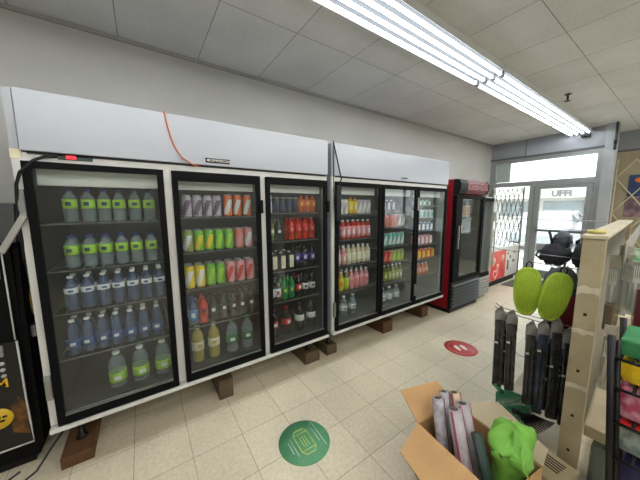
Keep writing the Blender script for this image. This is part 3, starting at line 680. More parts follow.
tp = MB().prism([(ax0, ay-.02, 1.36), (ax0, ay+.02, 1.57), (ax0, .6, 1.58), (ax0, .6, 1.36)], (ax1+.05-ax0, 0, 0), mat('topper_black', (46, 48, 48), .4, var=.1))
tt = t.part('topper', tp)
t.part('light_panel', MB().prism([(ax0, ay-.022, 1.37), (ax0, ay+.012, 1.545), (ax0, ay+.008, 1.545), (ax0, ay-.026, 1.37)], (ax1-.015-ax0, 0, 0), mat('panel_white', (214, 216, 214), .4, var=.05)), tt)
single('floor_cable', MB().tube([(-.20, .19, .004), (-.33, .06, .004), (-.22, .03, .004), (-.12, .14, .004), (-.09, .30, .004), (-.06, .42, .006), (-.05, .55, .012)], .006, mat('cord_grey', (70, 72, 80), .5, var=.1)),
       'dark power cord looping on the floor at the foot of the ATM', 'cord', (-.2, .1, 0))

# ------------------------------------------------------------------ floor stickers
def floor_disc(cx, cy, r, m, label, name='floor_sticker'):
    t = Thing(name, label, 'sticker', (cx, cy, 0), 'round floor stickers')
    t.part('disc', MB().lathe([(r, 0.0005), (r, .0015), (.001, .0015)], m, 40, (cx, cy, 0)))
    return t
gx, gy = 1.285, -.590
t = floor_disc(gx, gy, .170, mat('sticker_green', (92, 160, 116), .5, var=.1, scale=14), 'round green floor sticker with a yellow face mask symbol')
ym = mat('symbol_yellow', (216, 222, 110), .5, var=.05)
ang = math.radians(-92)
def gp(x, y, z=.0022):
    return (gx+x*math.cos(ang)-y*math.sin(ang), gy+x*math.sin(ang)+y*math.cos(ang), z)
mk = MB()
out = [(-.095, .030), (-.065, .050), (.065, .050), (.095, .030), (.095, -.030), (.065, -.050), (-.065, -.050), (-.095, -.030), (-.095, .030)]
mk.tube([gp(*q) for q in out], .0028, ym, 6)
mk.tube([gp(-.064, .050), gp(-.064, -.050)], .0022, ym, 6); mk.tube([gp(.064, .050), gp(.064, -.050)], .0022, ym, 6)
for yy in (.018, 0, -.018): mk.tube([gp(-.04, yy), gp(.04, yy)], .0026, ym, 6)
t.part('mask_symbol', mk)
tx = MB()
for yy, a, b in ((.088, -.06, .05), (.112, -.11, .10), (-.078, -.06, .08), (-.100, -.045, .05)):
    tx.tube([gp(a, yy), gp(b, yy)], .0022, white_text, 6)
t.part('text_line', tx)
rx, ry = 3.29, -.585
t = floor_disc(rx, ry, .165, mat('sticker_red', (196, 74, 72), .5, var=.1, scale=14), 'round red floor sticker with two white footprints')
rgm = mat('sticker_ring', (226, 150, 140), .5, var=.05)
t.part('ring', MB().tube([(rx+.125*math.cos(a*PI/18), ry+.125*math.sin(a*PI/18), .002) for a in range(37)], .0025, rgm, 6))
for s in (-1, 1):
    f = MB(); a0 = math.radians(62)
    pts = []
    for q in range(16):
        a = 2*PI*q/16; x = .056*math.cos(a); y = .021*math.sin(a)*(1+.25*math.cos(a))+s*.036
        pts.append((rx+x*math.cos(a0)-y*math.sin(a0), ry+x*math.sin(a0)+y*math.cos(a0), .0016))
    f.prism(pts, (0, 0, .001), white_text); t.part('footprint', f)

single('door_mat', MB().box((6.30, -.55, 0), (7.25, .17, .012), mat('mat_grey', (112, 110, 104), .95, var=.25, scale=40), .004),
       'grey door mat on the floor between the freezer chest and the glass door', 'mat', (6.8, -.28, 0))

# ------------------------------------------------------------------ steel shelf end with hanging goods
GA = math.radians(3.6)
GO = Vector((2.28, -1.655, 0))
def G(u, v, z): return (GO.x+u*math.cos(GA)-v*math.sin(GA), GO.y+u*math.sin(GA)+v*math.cos(GA), z)
GM = Matrix.Translation(GO) @ Matrix.Rotation(GA, 4, 'Z')
t = Thing('gondola_shelf', 'worn beige steel shop shelf whose narrow end faces the coolers', 'shelf', tuple(GO))
t.part('upright', MB().box((0, -.04, 0), (.05, .04, 1.385), beige_steel, .003, GM), label='scuffed beige end upright')
for zz in (.25, .45, .70, 1.0):
    t.part('slot', MB().box((-.001, -.006, zz), (.0, .006, zz+.014), black_plastic, 0, GM))
worn = mat('bare_patch', (212, 204, 182), .6, rgb2=(200, 191, 168), scale=18)
for zz, hh, sh in ((1.10, .05, .01), (.90, .03, -.006), (.60, .035, .008)):
    pt = MB().faces([GM @ Vector((-.0012, y, zz+dz)) for y, dz in ((.039, .0), (.02, hh*.3), (.0, hh*.1+sh), (-.02, hh*.4), (-.039, hh*.2), (-.039, hh), (-.01, hh*.9), (.015, hh*1.1), (.039, hh*.8))], [list(range(9))], worn)
    t.part('worn_paint', pt)
t.part('upright', MB().box((2.2, -.04, 0), (2.25, .04, 1.385), beige_steel, .003, GM))
t.part('back_panel', MB().box((.05, -.012, .12), (2.2, .012, 1.36), mat('pegboard_beige', (124, 118, 102), .7, var=.1, scale=8), 0, GM))
t.part('top_cap', MB().box((-.01, -.045, 1.385), (2.26, .045, 1.402), mat('cap_pale', (196, 186, 160), .5, var=.1, scale=6), .003, GM))
t.part('base_deck', MB().box((0.06, .045, .02), (2.25, .40, .13), beige_steel, .005, GM))
t.part('shelf', MB().box((.03, -.30, .36), (2.2, -.045, .42), beige_steel, .006, GM), label='beige lower shelf on the near side')
t.part('sign_band', MB().box((.06, -.10, 1.27), (2.2, -.094, 1.37), mat('band_grey', (146, 144, 134), .6, var=.1, scale=5), .002, GM))
hk = MB()
def hook_pts(u, z, L): return [G(u, .012, z), G(u, L*.9, z+.01), G(u, L, z+.03)]
for u, z, L in ((.06, .905, .40), (.11, .865, .42), (.075, 1.213, .30), (.9, 1.43, .62), (.55, 1.385, .60), (.55, 1.20, .62), (.10, .62, .3)):
    t.part('wire_hook', MB().tube(hook_pts(u, z, L), .0028, steel, 6))
# top of the shelf: yellow roll
single('tape_roll', MB().lathe([(.026, 0), (.034, .002), (.034, .016), (.026, .018), (.02, .017), (.02, .001)], mat('tape_yellow', (206, 194, 110), .4, var=.15), 18, (2.40, -1.640, 1.403)),
       'yellow roll lying on top of the beige shelf end', 'roll', (2.43, -1.643, 1.403))

# ribbed slipper soles
def sole(name, label, pos, length, width, rotz, tilt, m, strapm, grp):
    """leaf-shaped ribbed slab hanging on a hook: local x across, z up, thickness along y"""
    t = Thing(name, label, 'slipper', pos, grp); n = 28
    prof = []
    for k in range(n):
        a = 2*PI*k/n; ca_, sa_ = math.cos(a), math.sin(a); z = -length/2*(1-math.copysign(abs(ca_)**.8, ca_)); x = math.copysign(abs(sa_)**.8, sa_)*width/2*(1.0+.10*ca_)
        prof.append((x, z))
    M = Matrix.Rotation(rotz, 4, 'Z') @ Matrix.Rotation(tilt, 4, 'Y')
    b = MB(); th = .022
    rings = []
    for s_, y in ((.93, -th/2), (1, -th/4), (1, th/4), (.93, th/2)):
        rings.append([M @ Vector((x*s_, y, -length/2+(z+length/2)*s_)) for x, z in prof])
    vs = [v for r in rings for v in r]; fs = []
    for r in range(3):
        for k in range(n): fs.append([r*n+k, r*n+(k+1) % n, (r+1)*n+(k+1) % n, (r+1)*n+k])
    fs += [list(range(n))[::-1], list(range(3*n, 4*n))]
    b.faces(vs, fs, m, False)
    o = b.build('sole', t.o)
    rb = MB()
    for k in range(-5, 6):
        x = k*width*.074; zt = -length*.06-abs(k)**2*length*.004; zb = -length*.94+abs(k)**2*length*.006
        rb.tube([M @ Vector((x, -th/2, zt)), M @ Vector((x, -th/2, (zt+zb)/2)), M @ Vector((x*.95, -th/2, zb))], .0035, m, 5)
    rb.build('rib', o)
    lp = MB().tube([M @ Vector(q) for q in ((-.012, 0, -.012), (-.014, 0, .02), (0, 0, .034), (.014, 0, .02), (.012, 0, -.012))], .0035, strapm, 6)
    lp.build('hanging_loop', t.o)
    return t
lime_foam = mat('lime_foam', (162, 190, 52), .6, var=.1, scale=30)
crim = mat('crimson_foam', (130, 30, 48), .6, var=.15, scale=30)
RZ = math.radians(-66)
sole('ribbed_slipper', 'lime green ribbed slipper sole hanging farther out on the shelf hook', (2.33, -1.400, 1.192), .29, .128, RZ, math.radians(0), lime_foam, black_plastic, 'ribbed slipper soles')
sole('ribbed_slipper', 'lime green ribbed slipper sole hanging next to the beige upright', (2.366, -1.540, 1.182), .285, .126, RZ, math.radians(10), lime_foam, black_plastic, 'ribbed slipper soles')
sole('ribbed_slipper', 'crimson slipper sole hanging low behind the lime green pair', (2.48, -1.565, 1.04), .27, .12, RZ, math.radians(14), crim, black_plastic, 'ribbed slipper soles')

# dark packaged wipers / brushes on the hooks
sleeve = mat('dark_sleeve', (46, 46, 50), .25, rgb2=(24, 24, 28), scale=14); sleeve_b = mat('blue_dark_sleeve', (38, 52, 76), .25, rgb2=(24, 28, 40), scale=14)
card_grey = mat('header_card_grey', (130, 130, 126), .5, rgb2=(92, 92, 90), scale=20)
sleeve_w = mat('sleeve_print', (200, 200, 200), .4, var=.1)
def wiper(pos, L, w, m, label, lean=0.):
    t = Thing('wiper_package', label, 'wiper pack', pos, 'dark wiper packages on the hooks')
    M = Matrix.Rotation(math.radians(-60), 4, 'Z') @ Matrix.Rotation(lean, 4, 'Y')
    h = MB().prism([M @ Vector(q) for q in ((-w/2, -.008, -.10), (w/2, -.008, -.10), (w/2, -.008, -.02), (w*.1, -.008, .03), (-w/2, -.008, -.005))], M @ Vector((0, .012, 0)), card_grey)
    h.build('header_card', t.o)
    b = MB().box((-w/2+.003, -.014, -L), (w/2-.003, .010, -.06), m, .006, M)
    bo = b.build('sleeve', t.o)
    MB().box((-w*.06, -.017, -L+.04), (w*.06, -.0135, -.12), black_plastic, .001, M).build('blade', bo)
    zp = -.13-.16*((pos[0]*37+pos[1]*53) % 1); MB().box((-w*.44, -.0155, zp-.012), (-w*.44+w*.3, -.0142, zp), sleeve_w, 0, M).build('print', bo)
W = [((2.292, -1.290, .905), .50, .056, sleeve, 'dark wiper package farthest out on the hook', -.02), ((2.312, -1.345, .895), .49, .056, sleeve, 'dark wiper package second from the outer tip of the hook', -.03),
     ((2.335, -1.437, .855), .50, .052, sleeve, 'black wiper package at the middle of the hook', -.02), ((2.35, -1.487, .875), .55, .052, sleeve_b, 'bluish dark wiper package beside the black one in the middle of the hook', -.01),
     ((2.362, -1.540, .905), .58, .050, sleeve, 'dark wiper package second from the beige upright', -.02), ((2.375, -1.588, .86), .55, .048, sleeve, 'dark wiper package against the beige upright', -.03)]
W += [((2.36, -1.315, .865), .47, .056, sleeve, 'dark wiper package on the rear hook behind the two outer packages', -.02), ((2.395, -1.465, .80), .46, .055, sleeve_b, 'bluish wiper package on the rear hook behind the middle packages', -.01),
      ((2.41, -1.515, .81), .48, .055, sleeve, 'black wiper package on the rear hook between the blue ones', -.02), ((2.425, -1.57, .80), .50, .055, sleeve_b, 'bluish wiper package on the rear hook by the upright', -.02)]
for a in W: wiper(*a)

# rake heads under the packages
def rake(pos, m, label, rot, L=.26, n=13, spread=.9):
    t = Thing('hand_rake', label, 'rake', pos, 'small rakes below the hooks')
    M = rot
    t_ = MB()
    for k in range(n):
        a = (k/(n-1)-.5)*spread
        pts = [M @ Vector((math.sin(a)*r, 0 if r < L*.9 else -.025, -math.cos(a)*r)) for r in (.05, L*.5, L*.9, L)]
        t_.tube(pts, .0045, m, 5)
    t_.build('tine', t.o)
    MB().tube([M @ Vector((math.sin((k/8-.5)*spread)*L*.55, -.003, -math.cos((k/8-.5)*spread)*L*.55)) for k in range(9)], .004, m, 5).build('brace', t.o)
    MB().tube([M @ Vector((0, 0, -.06)), M @ Vector((0, 0, .03))], .014, m, 8).build('handle', t.o)
rake_g = mat('rake_green', (66, 146, 108), .45, var=.15, scale=20)
def RM(rx, ry, rz): return Matrix.Rotation(math.radians(rz), 4, 'Z') @ Matrix.Rotation(math.radians(ry), 4, 'Y') @ Matrix.Rotation(math.radians(rx), 4, 'X')
rake((2.30, -1.30, .40), rake_g, 'green rake with fanned tines below the outer wiper packages', RM(20, -38, -62), .30, 15, 1.1)
rake((2.40, -1.46, .33), rake_g, 'green rake tucked behind the other green rake near the upright', RM(15, 30, -62), .25)
rake((2.30, -1.42, .30), black_plastic, 'black rake head in front of the green rakes', RM(30, -52, -62), .22, 11, .7)

# beige slotted crate and brown carton at the foot of the shelf
t = Thing('slotted_crate', 'beige plastic crate with slots at the foot of the beige shelf', 'crate', (2.15, -1.60, 0))
cm = mat('crate_beige', (184, 168, 132), .55, var=.1, scale=8)
c = MB(); ca = Matrix.Translation((2.15, -1.60, 0)) @ Matrix.Rotation(math.radians(-12), 4, 'Z')
c.box((-.09, -.09, 0), (.09, .09, .012), cm, 0, ca)
for a, b in (((-.09, -.09, 0), (-.08, .09, .2)), ((.08, -.09, 0), (.09, .09, .2)), ((-.09, -.09, 0), (.09, -.08, .2)), ((-.09, .08, 0), (.09, .09, .2))): c.box(a, b, cm, .002, ca)
b_ = t.part('body', c)
t.part('lid', MB().box((-.095, -.095, .2), (.095, .095, .215), cm, .006, ca))
for k in range(5): t.part('slot', MB().box((-.02+k*.018, -.06, .2145), (-.012+k*.018, .04, .2160), black_plastic, 0, ca))

# ------------------------------------------------------------------ open cardboard box with gift wrap
BA = Vector((1.70, -1.141)); bd = Vector((.312, -.042)).normalized(); bl = Vector((-.042, -.312)).normalized()
BW, BL, BH = .325, .45, .33
def BP(u, v, z): q = BA+bd*u+bl*v; return (q.x, q.y, z)
t = Thing('cardboard_box', 'open brown cardboard box with raised flaps holding gift-wrap rolls', 'box', BP(BW/2, BL/2, 0))
c = MB(); th = .006
def slab(a, b, n_in, m=cardboard):
    """upright wall from a to b (u, v), height BH, thickness towards n_in"""
    (u0, v0), (u1, v1) = a, b; du, dv = n_in
    c.faces([BP(u0, v0, 0), BP(u1, v1, 0), BP(u1, v1, BH), BP(u0, v0, BH), BP(u0+du*th, v0+dv*th, 0), BP(u1+du*th, v1+dv*th, 0), BP(u1+du*th, v1+dv*th, BH), BP(u0+du*th, v0+dv*th, BH)],
            [[0, 1, 2, 3], [4, 5, 6, 7], [0, 1, 5, 4], [2, 3, 7, 6], [0, 3, 7, 4], [1, 2, 6, 5]], m)
slab((0, 0), (BW, 0), (0, 1)); slab((0, BL), (BW, BL), (0, -1)); slab((0, 0), (0, BL), (1, 0)); slab((BW, 0), (BW, BL), (-1, 0))
c.faces([BP(0, 0, .002), BP(BW, 0, .002), BP(BW, BL, .002), BP(0, BL, .002), BP(0, 0, .006), BP(BW, 0, .006), BP(BW, BL, .006), BP(0, BL, .006)], [[0, 1, 2, 3], [4, 5, 6, 7], [0, 1, 5, 4], [1, 2, 6, 5], [2, 3, 7, 6], [3, 0, 4, 7]], cardboard_dark)
bx = t.part('walls', c)
def flap(p0, p1, p2, p3, m=None):
    ps = [Vector(q) for q in (p0, p1, p2, p3)]; n = (ps[1]-ps[0]).cross(ps[3]-ps[0]).normalized()*.005
    t.part('flap', MB().prism(ps, n, m or cardboard))
flap(BP(0, 0, BH), BP(BW, 0, BH), (2.01, -1.065, .415), (1.735, -.995, .425))
flap(BP(0, 0, BH), BP(0, BL, BH), (1.40, -1.58, .30), (1.485, -1.195, .325))
flap(BP(BW, 0, BH), BP(BW, BL, BH), (2.12, -1.61, .31), (2.24, -1.335, .335), mat('flap_pale', (206, 190, 158), .85, var=.1, scale=5))
t.part('orange_sticker', MB().prism([(1.80, -1.052, .387), (1.84, -1.062, .386), (1.845, -1.035, .413), (1.805, -1.027, .414)], (0, .002, .004), mat('orange_dot', (232, 104, 66), .5, var=.05)))
def wrap_roll(p0, p1, r, m, m2, label):
    q = Thing('gift_wrap_roll', label, 'gift wrap', p0, 'rolls of gift wrap in the cardboard box')
    b = q.part('roll', MB().tube([p0, Vector(p0).lerp(Vector(p1), .5), p1], r, m, 16))
    d = (Vector(p1)-Vector(p0)).normalized()
    q.part('core', MB().tube([Vector(p1)-d*.01, Vector(p1)+d*.0015], r*.55, mat('core_dark', (90, 74, 66), .8, var=.1), 12), b)
    u = d.cross(Vector((0, 0, 1))).normalized(); w = u.cross(d); 
    st = MB()
    for a in (-.4, .5):
        o_ = (u*math.cos(a)*r*.97+w*math.sin(a)*r*.97)
        if (o_.y) > 0: o_ = -o_
        st.tube([Vector(p0)+o_, Vector(p1)+o_], .006, m2, 6)
    q.part('stripe', st, b)
wp_w = mat('wrap_white_print', (196, 192, 196), .4, rgb2=(150, 140, 150), scale=26); wp_s = mat('wrap_silver', (186, 180, 182), .35, rgb2=(160, 152, 158), scale=12)
wp_m = mat('wrap_magenta', (160, 60, 96), .4, var=.2, scale=20); wp_k = mat('wrap_dark_print', (70, 64, 76), .4, var=.3, scale=30); wp_c = mat('wrap_cream', (214, 196, 160), .4, rgb2=(190, 166, 130), scale=18)
def inb(u, v, z): return BP(u, v, z)
wrap_roll(inb(.055, .17, .03), inb(.095, .05, .485), .030, wp_w, wp_k, 'white roll of printed gift wrap against the folded-out flap')
wrap_roll(inb(.12, .13, .03), inb(.165, .035, .49), .026, wp_s, wp_k, 'silvery roll of gift wrap behind the white printed one')
wrap_roll(inb(.072, .30, .03), inb(.098, .15, .49), .0345, wp_s, wp_m, 'pale roll of gift wrap with magenta stripes in the middle of the box')
wrap_roll(inb(.155, .28, .03), inb(.180, .14, .485), .0345, wp_s, wp_m, 'pale magenta-striped roll of gift wrap leaning near the lime bag')
wrap_roll(inb(.21, .18, .03), inb(.235, .05, .47), .030, wp_c, wp_m, 'cream roll of gift wrap in the far corner of the box')
wrap_roll(inb(.115, .40, .03), inb(.13, .25, .42), .024, mat('wrap_darkgreen', (40, 76, 62), .45, var=.25, scale=20), wp_k, 'dark green roll beside the lime bag in the box')
# lime green bag: a crumpled sack draped over the box edge
bg = bmesh.new(); nu, nv = 40, 36
lime_cloth = mat('lime_cloth', (134, 200, 82), .6, var=.15, scale=8)
from mathutils import noise as mn
bc = Vector(BP(.225, .350, 0))
vs = []
for j in range(nv):
    f = j/(nv-1); z = .10+f*.385
    rr = (.062+.038*min(1, max(0, f-.5)*5)) if f < .80 else .100*max(.04, 1-((f-.80)/.20)**2.2)
    for i in range(nu):
        a = 2*PI*i/nu
        fold = .013*math.sin(a*4+f*5)+.008*math.sin(a*7-f*9)
        nn = mn.noise(Vector((math.cos(a)*1.6, math.sin(a)*1.6, f*5)))*.030+mn.noise(Vector((math.cos(a)*4, math.sin(a)*4, f*11)))*.014
        k_ = .25+.75*min(1, max(0, f-.52)*4)
        r_ = max(.004, rr+(fold+nn)*k_)
        vs.append((bc.x+r_*math.cos(a)*.95+.03*f, bc.y+r_*math.sin(a)*.95-.005*f, z+(nn*1.4+.020*math.sin(a+2.4) if f > .75 else 0)))
m_ = MB(); fs = []
for j in range(nv-1):
    for i in range(nu): fs.append([j*nu+i, j*nu+(i+1) % nu, (j+1)*nu+(i+1) % nu, (j+1)*nu+i])
fs += [list(range(nu))[::-1], list(range((nv-1)*nu, nv*nu))]
m_.faces(vs, fs, lime_cloth, True)
bg.free()
lb = Thing('cloth_bag', 'crumpled lime green bag stuffed upright in the open cardboard box', 'bag', (bc.x, bc.y, .1))
lb.part('sack', m_)
lb.part('drawstring', MB().tube([(bc.x-.03, bc.y-.06, .465), (bc.x-.075, bc.y-.07, .45), (bc.x-.085, bc.y-.085, .40), (bc.x-.07, bc.y-.10, .37)], .005, lime_cloth))

# ------------------------------------------------------------------ dark bags hanging further along the shelf
t = Thing('hooded_bag', 'dark grey hooded bag with strap loops hanging in front of the glass door', 'bag', (3.03, -1.36, 1.0))
slate = mat('slate_cloth', (48, 52, 60), .7, rgb2=(34, 37, 44), scale=12); slate_l = mat('slate_hood', (82, 88, 98), .7, rgb2=(64, 70, 80), scale=10)
def blob(c_, r, m, sq=(1, 1, 1), seed=0, n=14):
    b = MB(); prof = []
    vs = []; fs = []
    for j in range(n+1):
        th_ = PI*j/n
        for i in range(18):
            a = 2*PI*i/18
            d = Vector((math.sin(th_)*math.cos(a), math.sin(th_)*math.sin(a), -math.cos(th_)))
            k = 1+.34*mn.noise(d*2.6+Vector((seed, 0, 0)))
            p_ = Vector(c_)+Vector((d.x*r[0], d.y*r[1], d.z*r[2]))*k; vs.append(p_)
    for j in range(n):
        for i in range(18): fs.append([j*18+i, j*18+(i+1) % 18, (j+1)*18+(i+1) % 18, (j+1)*18+i])
    return b.faces(vs, fs, m, True)
t.part('body', blob((3.03, -1.345, 1.185), (.07, .085, .085), slate, seed=1))
t.part('hood', blob((3.05, -1.375, 1.295), (.06, .055, .06), slate_l, seed=4))
t.part('strap_loop', MB().tube([(3.02, -1.29, 1.21), (3.015, -1.25, 1.20), (3.01, -1.24, 1.165), (3.02, -1.27, 1.135), (3.02, -1.30, 1.14)], .008, slate, 8))
t.part('strap_loop', MB().tube([(3.03, -1.33, 1.24), (3.02, -1.31, 1.33), (3.02, -1.30, 1.355)], .009, slate, 8))
t = Thing('cloth_bag', 'black bag lobe hanging between the hooded bag and the upright', 'bag', (3.0, -1.45, 1.1))
t.part('sack', blob((3.02, -1.492, 1.19), (.06, .055, .085), mat('black_cloth', (34, 36, 42), .75, var=.3, scale=12), seed=8)); t.part('strap', MB().tube([(3.03, -1.49, 1.26), (3.03, -1.48, 1.33)], .006, slate, 6))
t = Thing('cloth_bag', 'grey rounded bag hanging behind the lime green slipper soles', 'bag', (2.75, -1.48, .9))
t.part('sack', blob((2.74, -1.46, 1.02), (.07, .085, .13), mat('grey_cloth', (92, 94, 100), .75, var=.25, scale=12), seed=12)); t.part('strap', MB().tube([(2.74, -1.46, 1.13), (2.74, -1.47, 1.19)], .006, slate, 6))

# ------------------------------------------------------------------ goods on the near side of the shelf
pk = clear('pack_film', (225, 228, 224), (200, 202, 196), .35, .15)
fork_m = mat('fork_white', (196, 196, 190), .4, var=.05)
card_plain = mat('card_plain', (196, 192, 178), .5, rgb2=(176, 172, 158), scale=20)
def fork_pack(y, z, label, x=2.40, h=.26, card=None):
    t = Thing('fork_pack', label, 'cutlery pack', (x, y, z), 'packs of plastic forks on the shelf')
    t.part('bag', MB().box((x, y-.018, z), (x+.02, y+.018, z+h), pk, .004))
    f = MB(); f.box((x-.006, y-.004, z+.01), (x-.002, y+.004, z+h*.62), fork_m)
    f.box((x-.006, y-.012, z+h*.62), (x-.002, y+.012, z+h*.70), fork_m)
    for q in range(4): f.box((x-.006, y-.012+q*.0065, z+h*.70), (x-.002, y-.0085+q*.0065, z+h*.93), fork_m)
    t.part('fork', f)
    t.part('header_card', MB().box((x-.004, y-.019, z+h), (x+.012, y+.019, z+h+.06), card or mat('card_green', (90, 170, 110), .5, rgb2=(214, 224, 210), scale=40)))
fork_pack(-1.790, 1.02, 'clear pack of white plastic forks with green card, outer side of the shelf')
fork_pack(-1.745, .98, 'clear pack of white plastic forks hanging behind the one with green card', 2.50, .30, card_plain)
fork_pack(-1.715, 1.00, 'clear cutlery pack pressed close to the beige upright', 2.42, .24, card_plain)
for k, (x, y, z, h, lb) in enumerate([(2.46, -1.772, 1.03, .22, 'clear pack of plastic forks in the second row, outer side'), (2.56, -1.728, 1.02, .26, 'clear pack of plastic forks deep in the row under the grey band'),
        (2.36, -1.735, .62, .28, 'clear cutlery pack hanging low over the beige lower shelf'), (2.38, -1.770, .64, .26, 'clear cutlery pack hanging low by the black rack'), (2.52, -1.80, .70, .27, 'clear cutlery pack hanging low behind the maroon pack'), (2.62, -1.765, .98, .28, 'clear pack of plastic forks at the back of the rows')]):
    fork_pack(y, z, lb, x, h, card_plain)
single('clear_sack', MB().box((2.33, -1.80, .0), (2.55, -1.725, .32), clear('sack_film', (190, 196, 192), (120, 128, 126), .55, .2), .02), 'cloudy clear plastic sack under the beige lower shelf', 'sack', (2.44, -1.76, 0))
single('brown_box', MB().box((2.36, -1.735, .93), (2.42, -1.705, 1.06), mat('dull_brown', (104, 88, 70), .7, var=.15, scale=12), .002), 'small dull brown box hanging close to the beige upright', 'box', (2.39, -1.72, .93))
single('maroon_pack', MB().box((2.36, -1.88, .96), (2.42, -1.80, 1.16), mat('maroon_film', (92, 26, 40), .4, var=.2, scale=12), .004), 'maroon pack hanging next to the white forks', 'pack', (2.39, -1.84, .96))

# leaning black wire rack with bright packages
t = Thing('wire_rack', 'leaning black metal rack of bright packages beside the beige shelf', 'rack', (2.05, -1.9, 0))
def lean(x, y, z): return (x, y+(z-1.05)*.0766, z)
for x, y in ((1.95, -1.783), (1.95, -1.99), (2.22, -1.783), (2.22, -1.99)):
    t.part('post', MB().tube([lean(x, y, 0.0), lean(x, y, 1.05)], .011, black_metal, 8))
t.part('post', MB().tube([lean(1.970, -1.797, 0.0), lean(1.970, -1.797, 1.03)], .009, black_metal, 8))
RZS = (.966, .850, .713, .568, .298)
for zz in RZS:
    s = MB(); 
    for y in (-1.79, -1.84, -1.89, -1.94, -1.985): s.tube([lean(1.95, y, zz), lean(2.22, y, zz)], .005, black_metal, 6)
    s.tube([lean(1.95, -1.783, zz), lean(1.95, -1.99, zz)], .006, black_metal, 6); s.tube([lean(2.22, -1.783, zz), lean(2.22, -1.99, zz)], .006, black_metal, 6)
    t.part('shelf', s)
def pack(name, lo, hi, m, label, cat, bev=.008):
    y = 0
    return single(name, MB().box((lo[0], lo[1]+y, lo[2]), (hi[0], hi[1]+y, hi[2]), m, bev), label, cat, (lo[0], lo[1]+y, lo[2]))
pack('green_carton', (1.985, -2.0, .972), (2.2, -1.802, 1.035), mat('carton_green', (36, 116, 66), .5, rgb2=(60, 140, 90), scale=10), 'green carton on the top tier of the black rack', 'carton')
pack('yellow_pack', (2.0, -2.0, .856), (2.2, -1.808, .955), mat('pack_yellow', (236, 196, 24), .45, var=.1, scale=10), 'bright yellow rounded pack on the second tier of the black rack', 'pack', .035)
pack('pink_pack', (1.985, -2.0, .720), (2.16, -1.810, .838), mat('pack_pink', (176, 60, 92), .3, rgb2=(206, 150, 170), scale=24, bump=.6), 'shiny pink crinkled pack on the third tier of the black rack', 'pack', .03)
pack('red_pack', (1.99, -1.89, .683), (2.04, -1.830, .706), mat('pack_red', (226, 40, 44), .4, var=.1), 'small red tag pack at the edge of the black rack under the pink pack', 'pack')
pack('grey_pack', (2.005, -2.0, .576), (2.2, -1.826, .682), mat('pack_greygreen', (150, 164, 156), .4, rgb2=(96, 108, 110), scale=26), 'grey-green patterned pack on the fourth tier of the black rack', 'pack', .02)
pack('navy_bag', (1.99, -2.02, .306), (2.2, -1.846, .54), mat('navy_cloth', (36, 36, 84), .7, var=.3, scale=10), 'dark navy bag on the lowest tier of the black rack', 'bag', .03)

# ------------------------------------------------------------------ outside: pavement, cars, shops across the lot
asph = mat('asphalt_pale', (196, 194, 188), .9, rgb2=(180, 178, 173), scale=.6)
struct('ground', MB().box((XE+.12, -30, -.3), (70, 30, -.12), asph))
struct('sidewalk', MB().box((XO+.1, -30, -.12), (10.5, 30, -.02), mat('concrete_pale', (190, 186, 178), .9, var=.1, scale=2)))
def car(x, y, m, label, yaw=0.):
    t = Thing('car', label, 'car', (x, y, -.12), 'parked cars outside the door')
    M = Matrix.Translation((x, y, -.12)) @ Matrix.Rotation(yaw, 4, 'Z')
    prof = [(-2.1, .32), (-2.15, .62), (-1.95, .84), (-1.2, .95), (-.55, 1.40), (.75, 1.44), (1.55, 1.02), (2.05, .94), (2.15, .6), (2.1, .32)]
    def strip(sc, w, mm, lo=None):
        b = MB(); vs = [M @ Vector((px_, s*w*(1 if z_ < 1. else .84), z_)) for s in (-1, 1) for px_, z_ in sc]; n = len(sc)
        return b.faces(vs, [list(range(n))[::-1], list(range(n, 2*n))]+[[k, (k+1) % n, n+(k+1) % n, n+k] for k in range(n)], mm)
    def put(n_, mb): return mb.build(n_, t.o, (x, y, -.12))
    put('body', strip(prof, .88, m))
    gl = [(-1.10, .97), (-.55, 1.36), (.72, 1.40), (1.42, 1.03)]
    put('windows', strip(gl, .892, mat('car_glass', (60, 70, 76), .1, var=.1)))
    for sx in (-1.3, 1.35):
        for sy in (-1, 1):
            w = MB().lathe([(.2, -.1), (.32, -.09), (.32, .09), (.2, .1)], black_plastic, 18)
            bmesh.ops.transform(w.bm, matrix=M @ Matrix.Translation((sx, sy*.82, .32)) @ Matrix.Rotation(PI/2, 4, 'X'), verts=w.bm.verts)
            put('wheel', w)
car(14.5, 1.6, mat('car_silver', (176, 180, 184), .3, .3, var=.05), 'silver car parked beyond the glass door', math.radians(4))
car(15.5, -1.4, mat('car_white', (220, 220, 218), .3, var=.05), 'white car parked next to the silver one outside', math.radians(-3))
car(24, 3.4, mat('car_grey', (110, 116, 122), .3, .3, var=.05), 'grey car in the farther row of the lot', math.radians(178))
car(24, .2, mat('car_beige', (176, 170, 160), .3, var=.05), 'beige car in the farther row of the lot', math.radians(178))
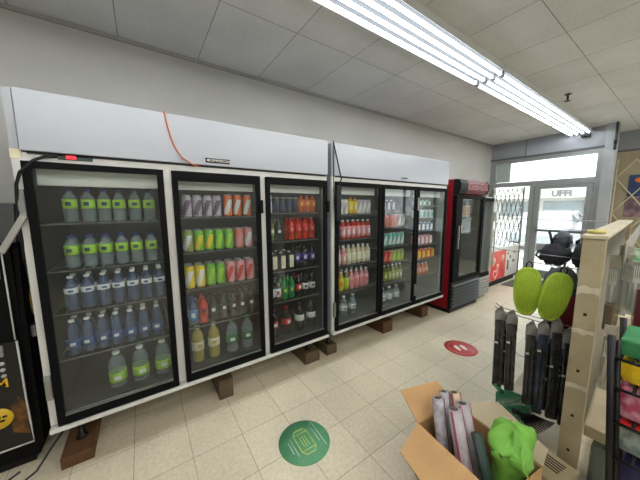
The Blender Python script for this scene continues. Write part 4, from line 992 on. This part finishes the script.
t = Thing('shop_building', 'low pale shop building with a lettered fascia across the parking lot', 'building', (42, 4, -.12))
t.part('wall', MB().box((42, -26, -.12), (52, 30, 3.4), mat('shop_wall', (206, 203, 196), .8, var=.1, scale=.5)))
fas = t.part('fascia', MB().box((40.6, -26, 2.55), (43, 30, 4.3), mat('shop_fascia', (226, 224, 220), .8, var=.06, scale=.4)))
for k in range(11):
    y = -22+k*4.6
    w = t.part('shop_window', MB().box((41.9, y, .3), (42.0, y+3.6, 2.2), mat('shop_glass', (130, 138, 140), .2, var=.2, scale=.6)))
    t.part('column', MB().box((40.8, y+3.9, -.12), (41.2, y+4.3, 2.55), mat('shop_wall', (206, 203, 196))))
text_into('lettering', 'UFFI', .95, mat('shop_letter', (112, 110, 108), .6, var=.1), (40.55, 7.3, 3.0), (0, -1, 0), (0, 0, 1), fas, t.loc, ext=.05, bold=.05)

# ------------------------------------------------------------------ sky, camera, view
w = bpy.data.worlds.new('World'); SC.world = w; w.use_nodes = True
bgn = w.node_tree.nodes['Background']; bgn.inputs[0].default_value = (.92, .96, 1.0, 1); bgn.inputs[1].default_value = 2.0
cam = bpy.data.cameras.new('Camera'); co = bpy.data.objects.new('Camera', cam); COL.objects.link(co)
f_, yaw, pitch, roll = 259.218, .6007, .1240, .0054
fwd = Vector((math.sin(yaw)*math.cos(pitch), math.cos(yaw)*math.cos(pitch), -math.sin(pitch)))
r0 = Vector((math.cos(yaw), -math.sin(yaw), 0)); d0 = fwd.cross(r0)
r_ = r0*math.cos(roll)+d0*math.sin(roll); d_ = -r0*math.sin(roll)+d0*math.cos(roll)
Mx = Matrix((r_, -d_, -fwd)).transposed().to_4x4(); Mx.translation = Vector((.5036, -1.9271, 1.54))
co.matrix_world = Mx
cam.sensor_fit = 'HORIZONTAL'; cam.sensor_width = 36; cam.lens = f_*36/640; cam.clip_start = .02; cam.clip_end = 300
SC.camera = co
vs_ = SC.view_settings; vs_.view_transform = 'Standard'; vs_.look = 'None'; vs_.gamma = 1; vs_.use_curve_mapping = False; vs_.exposure = 1.3
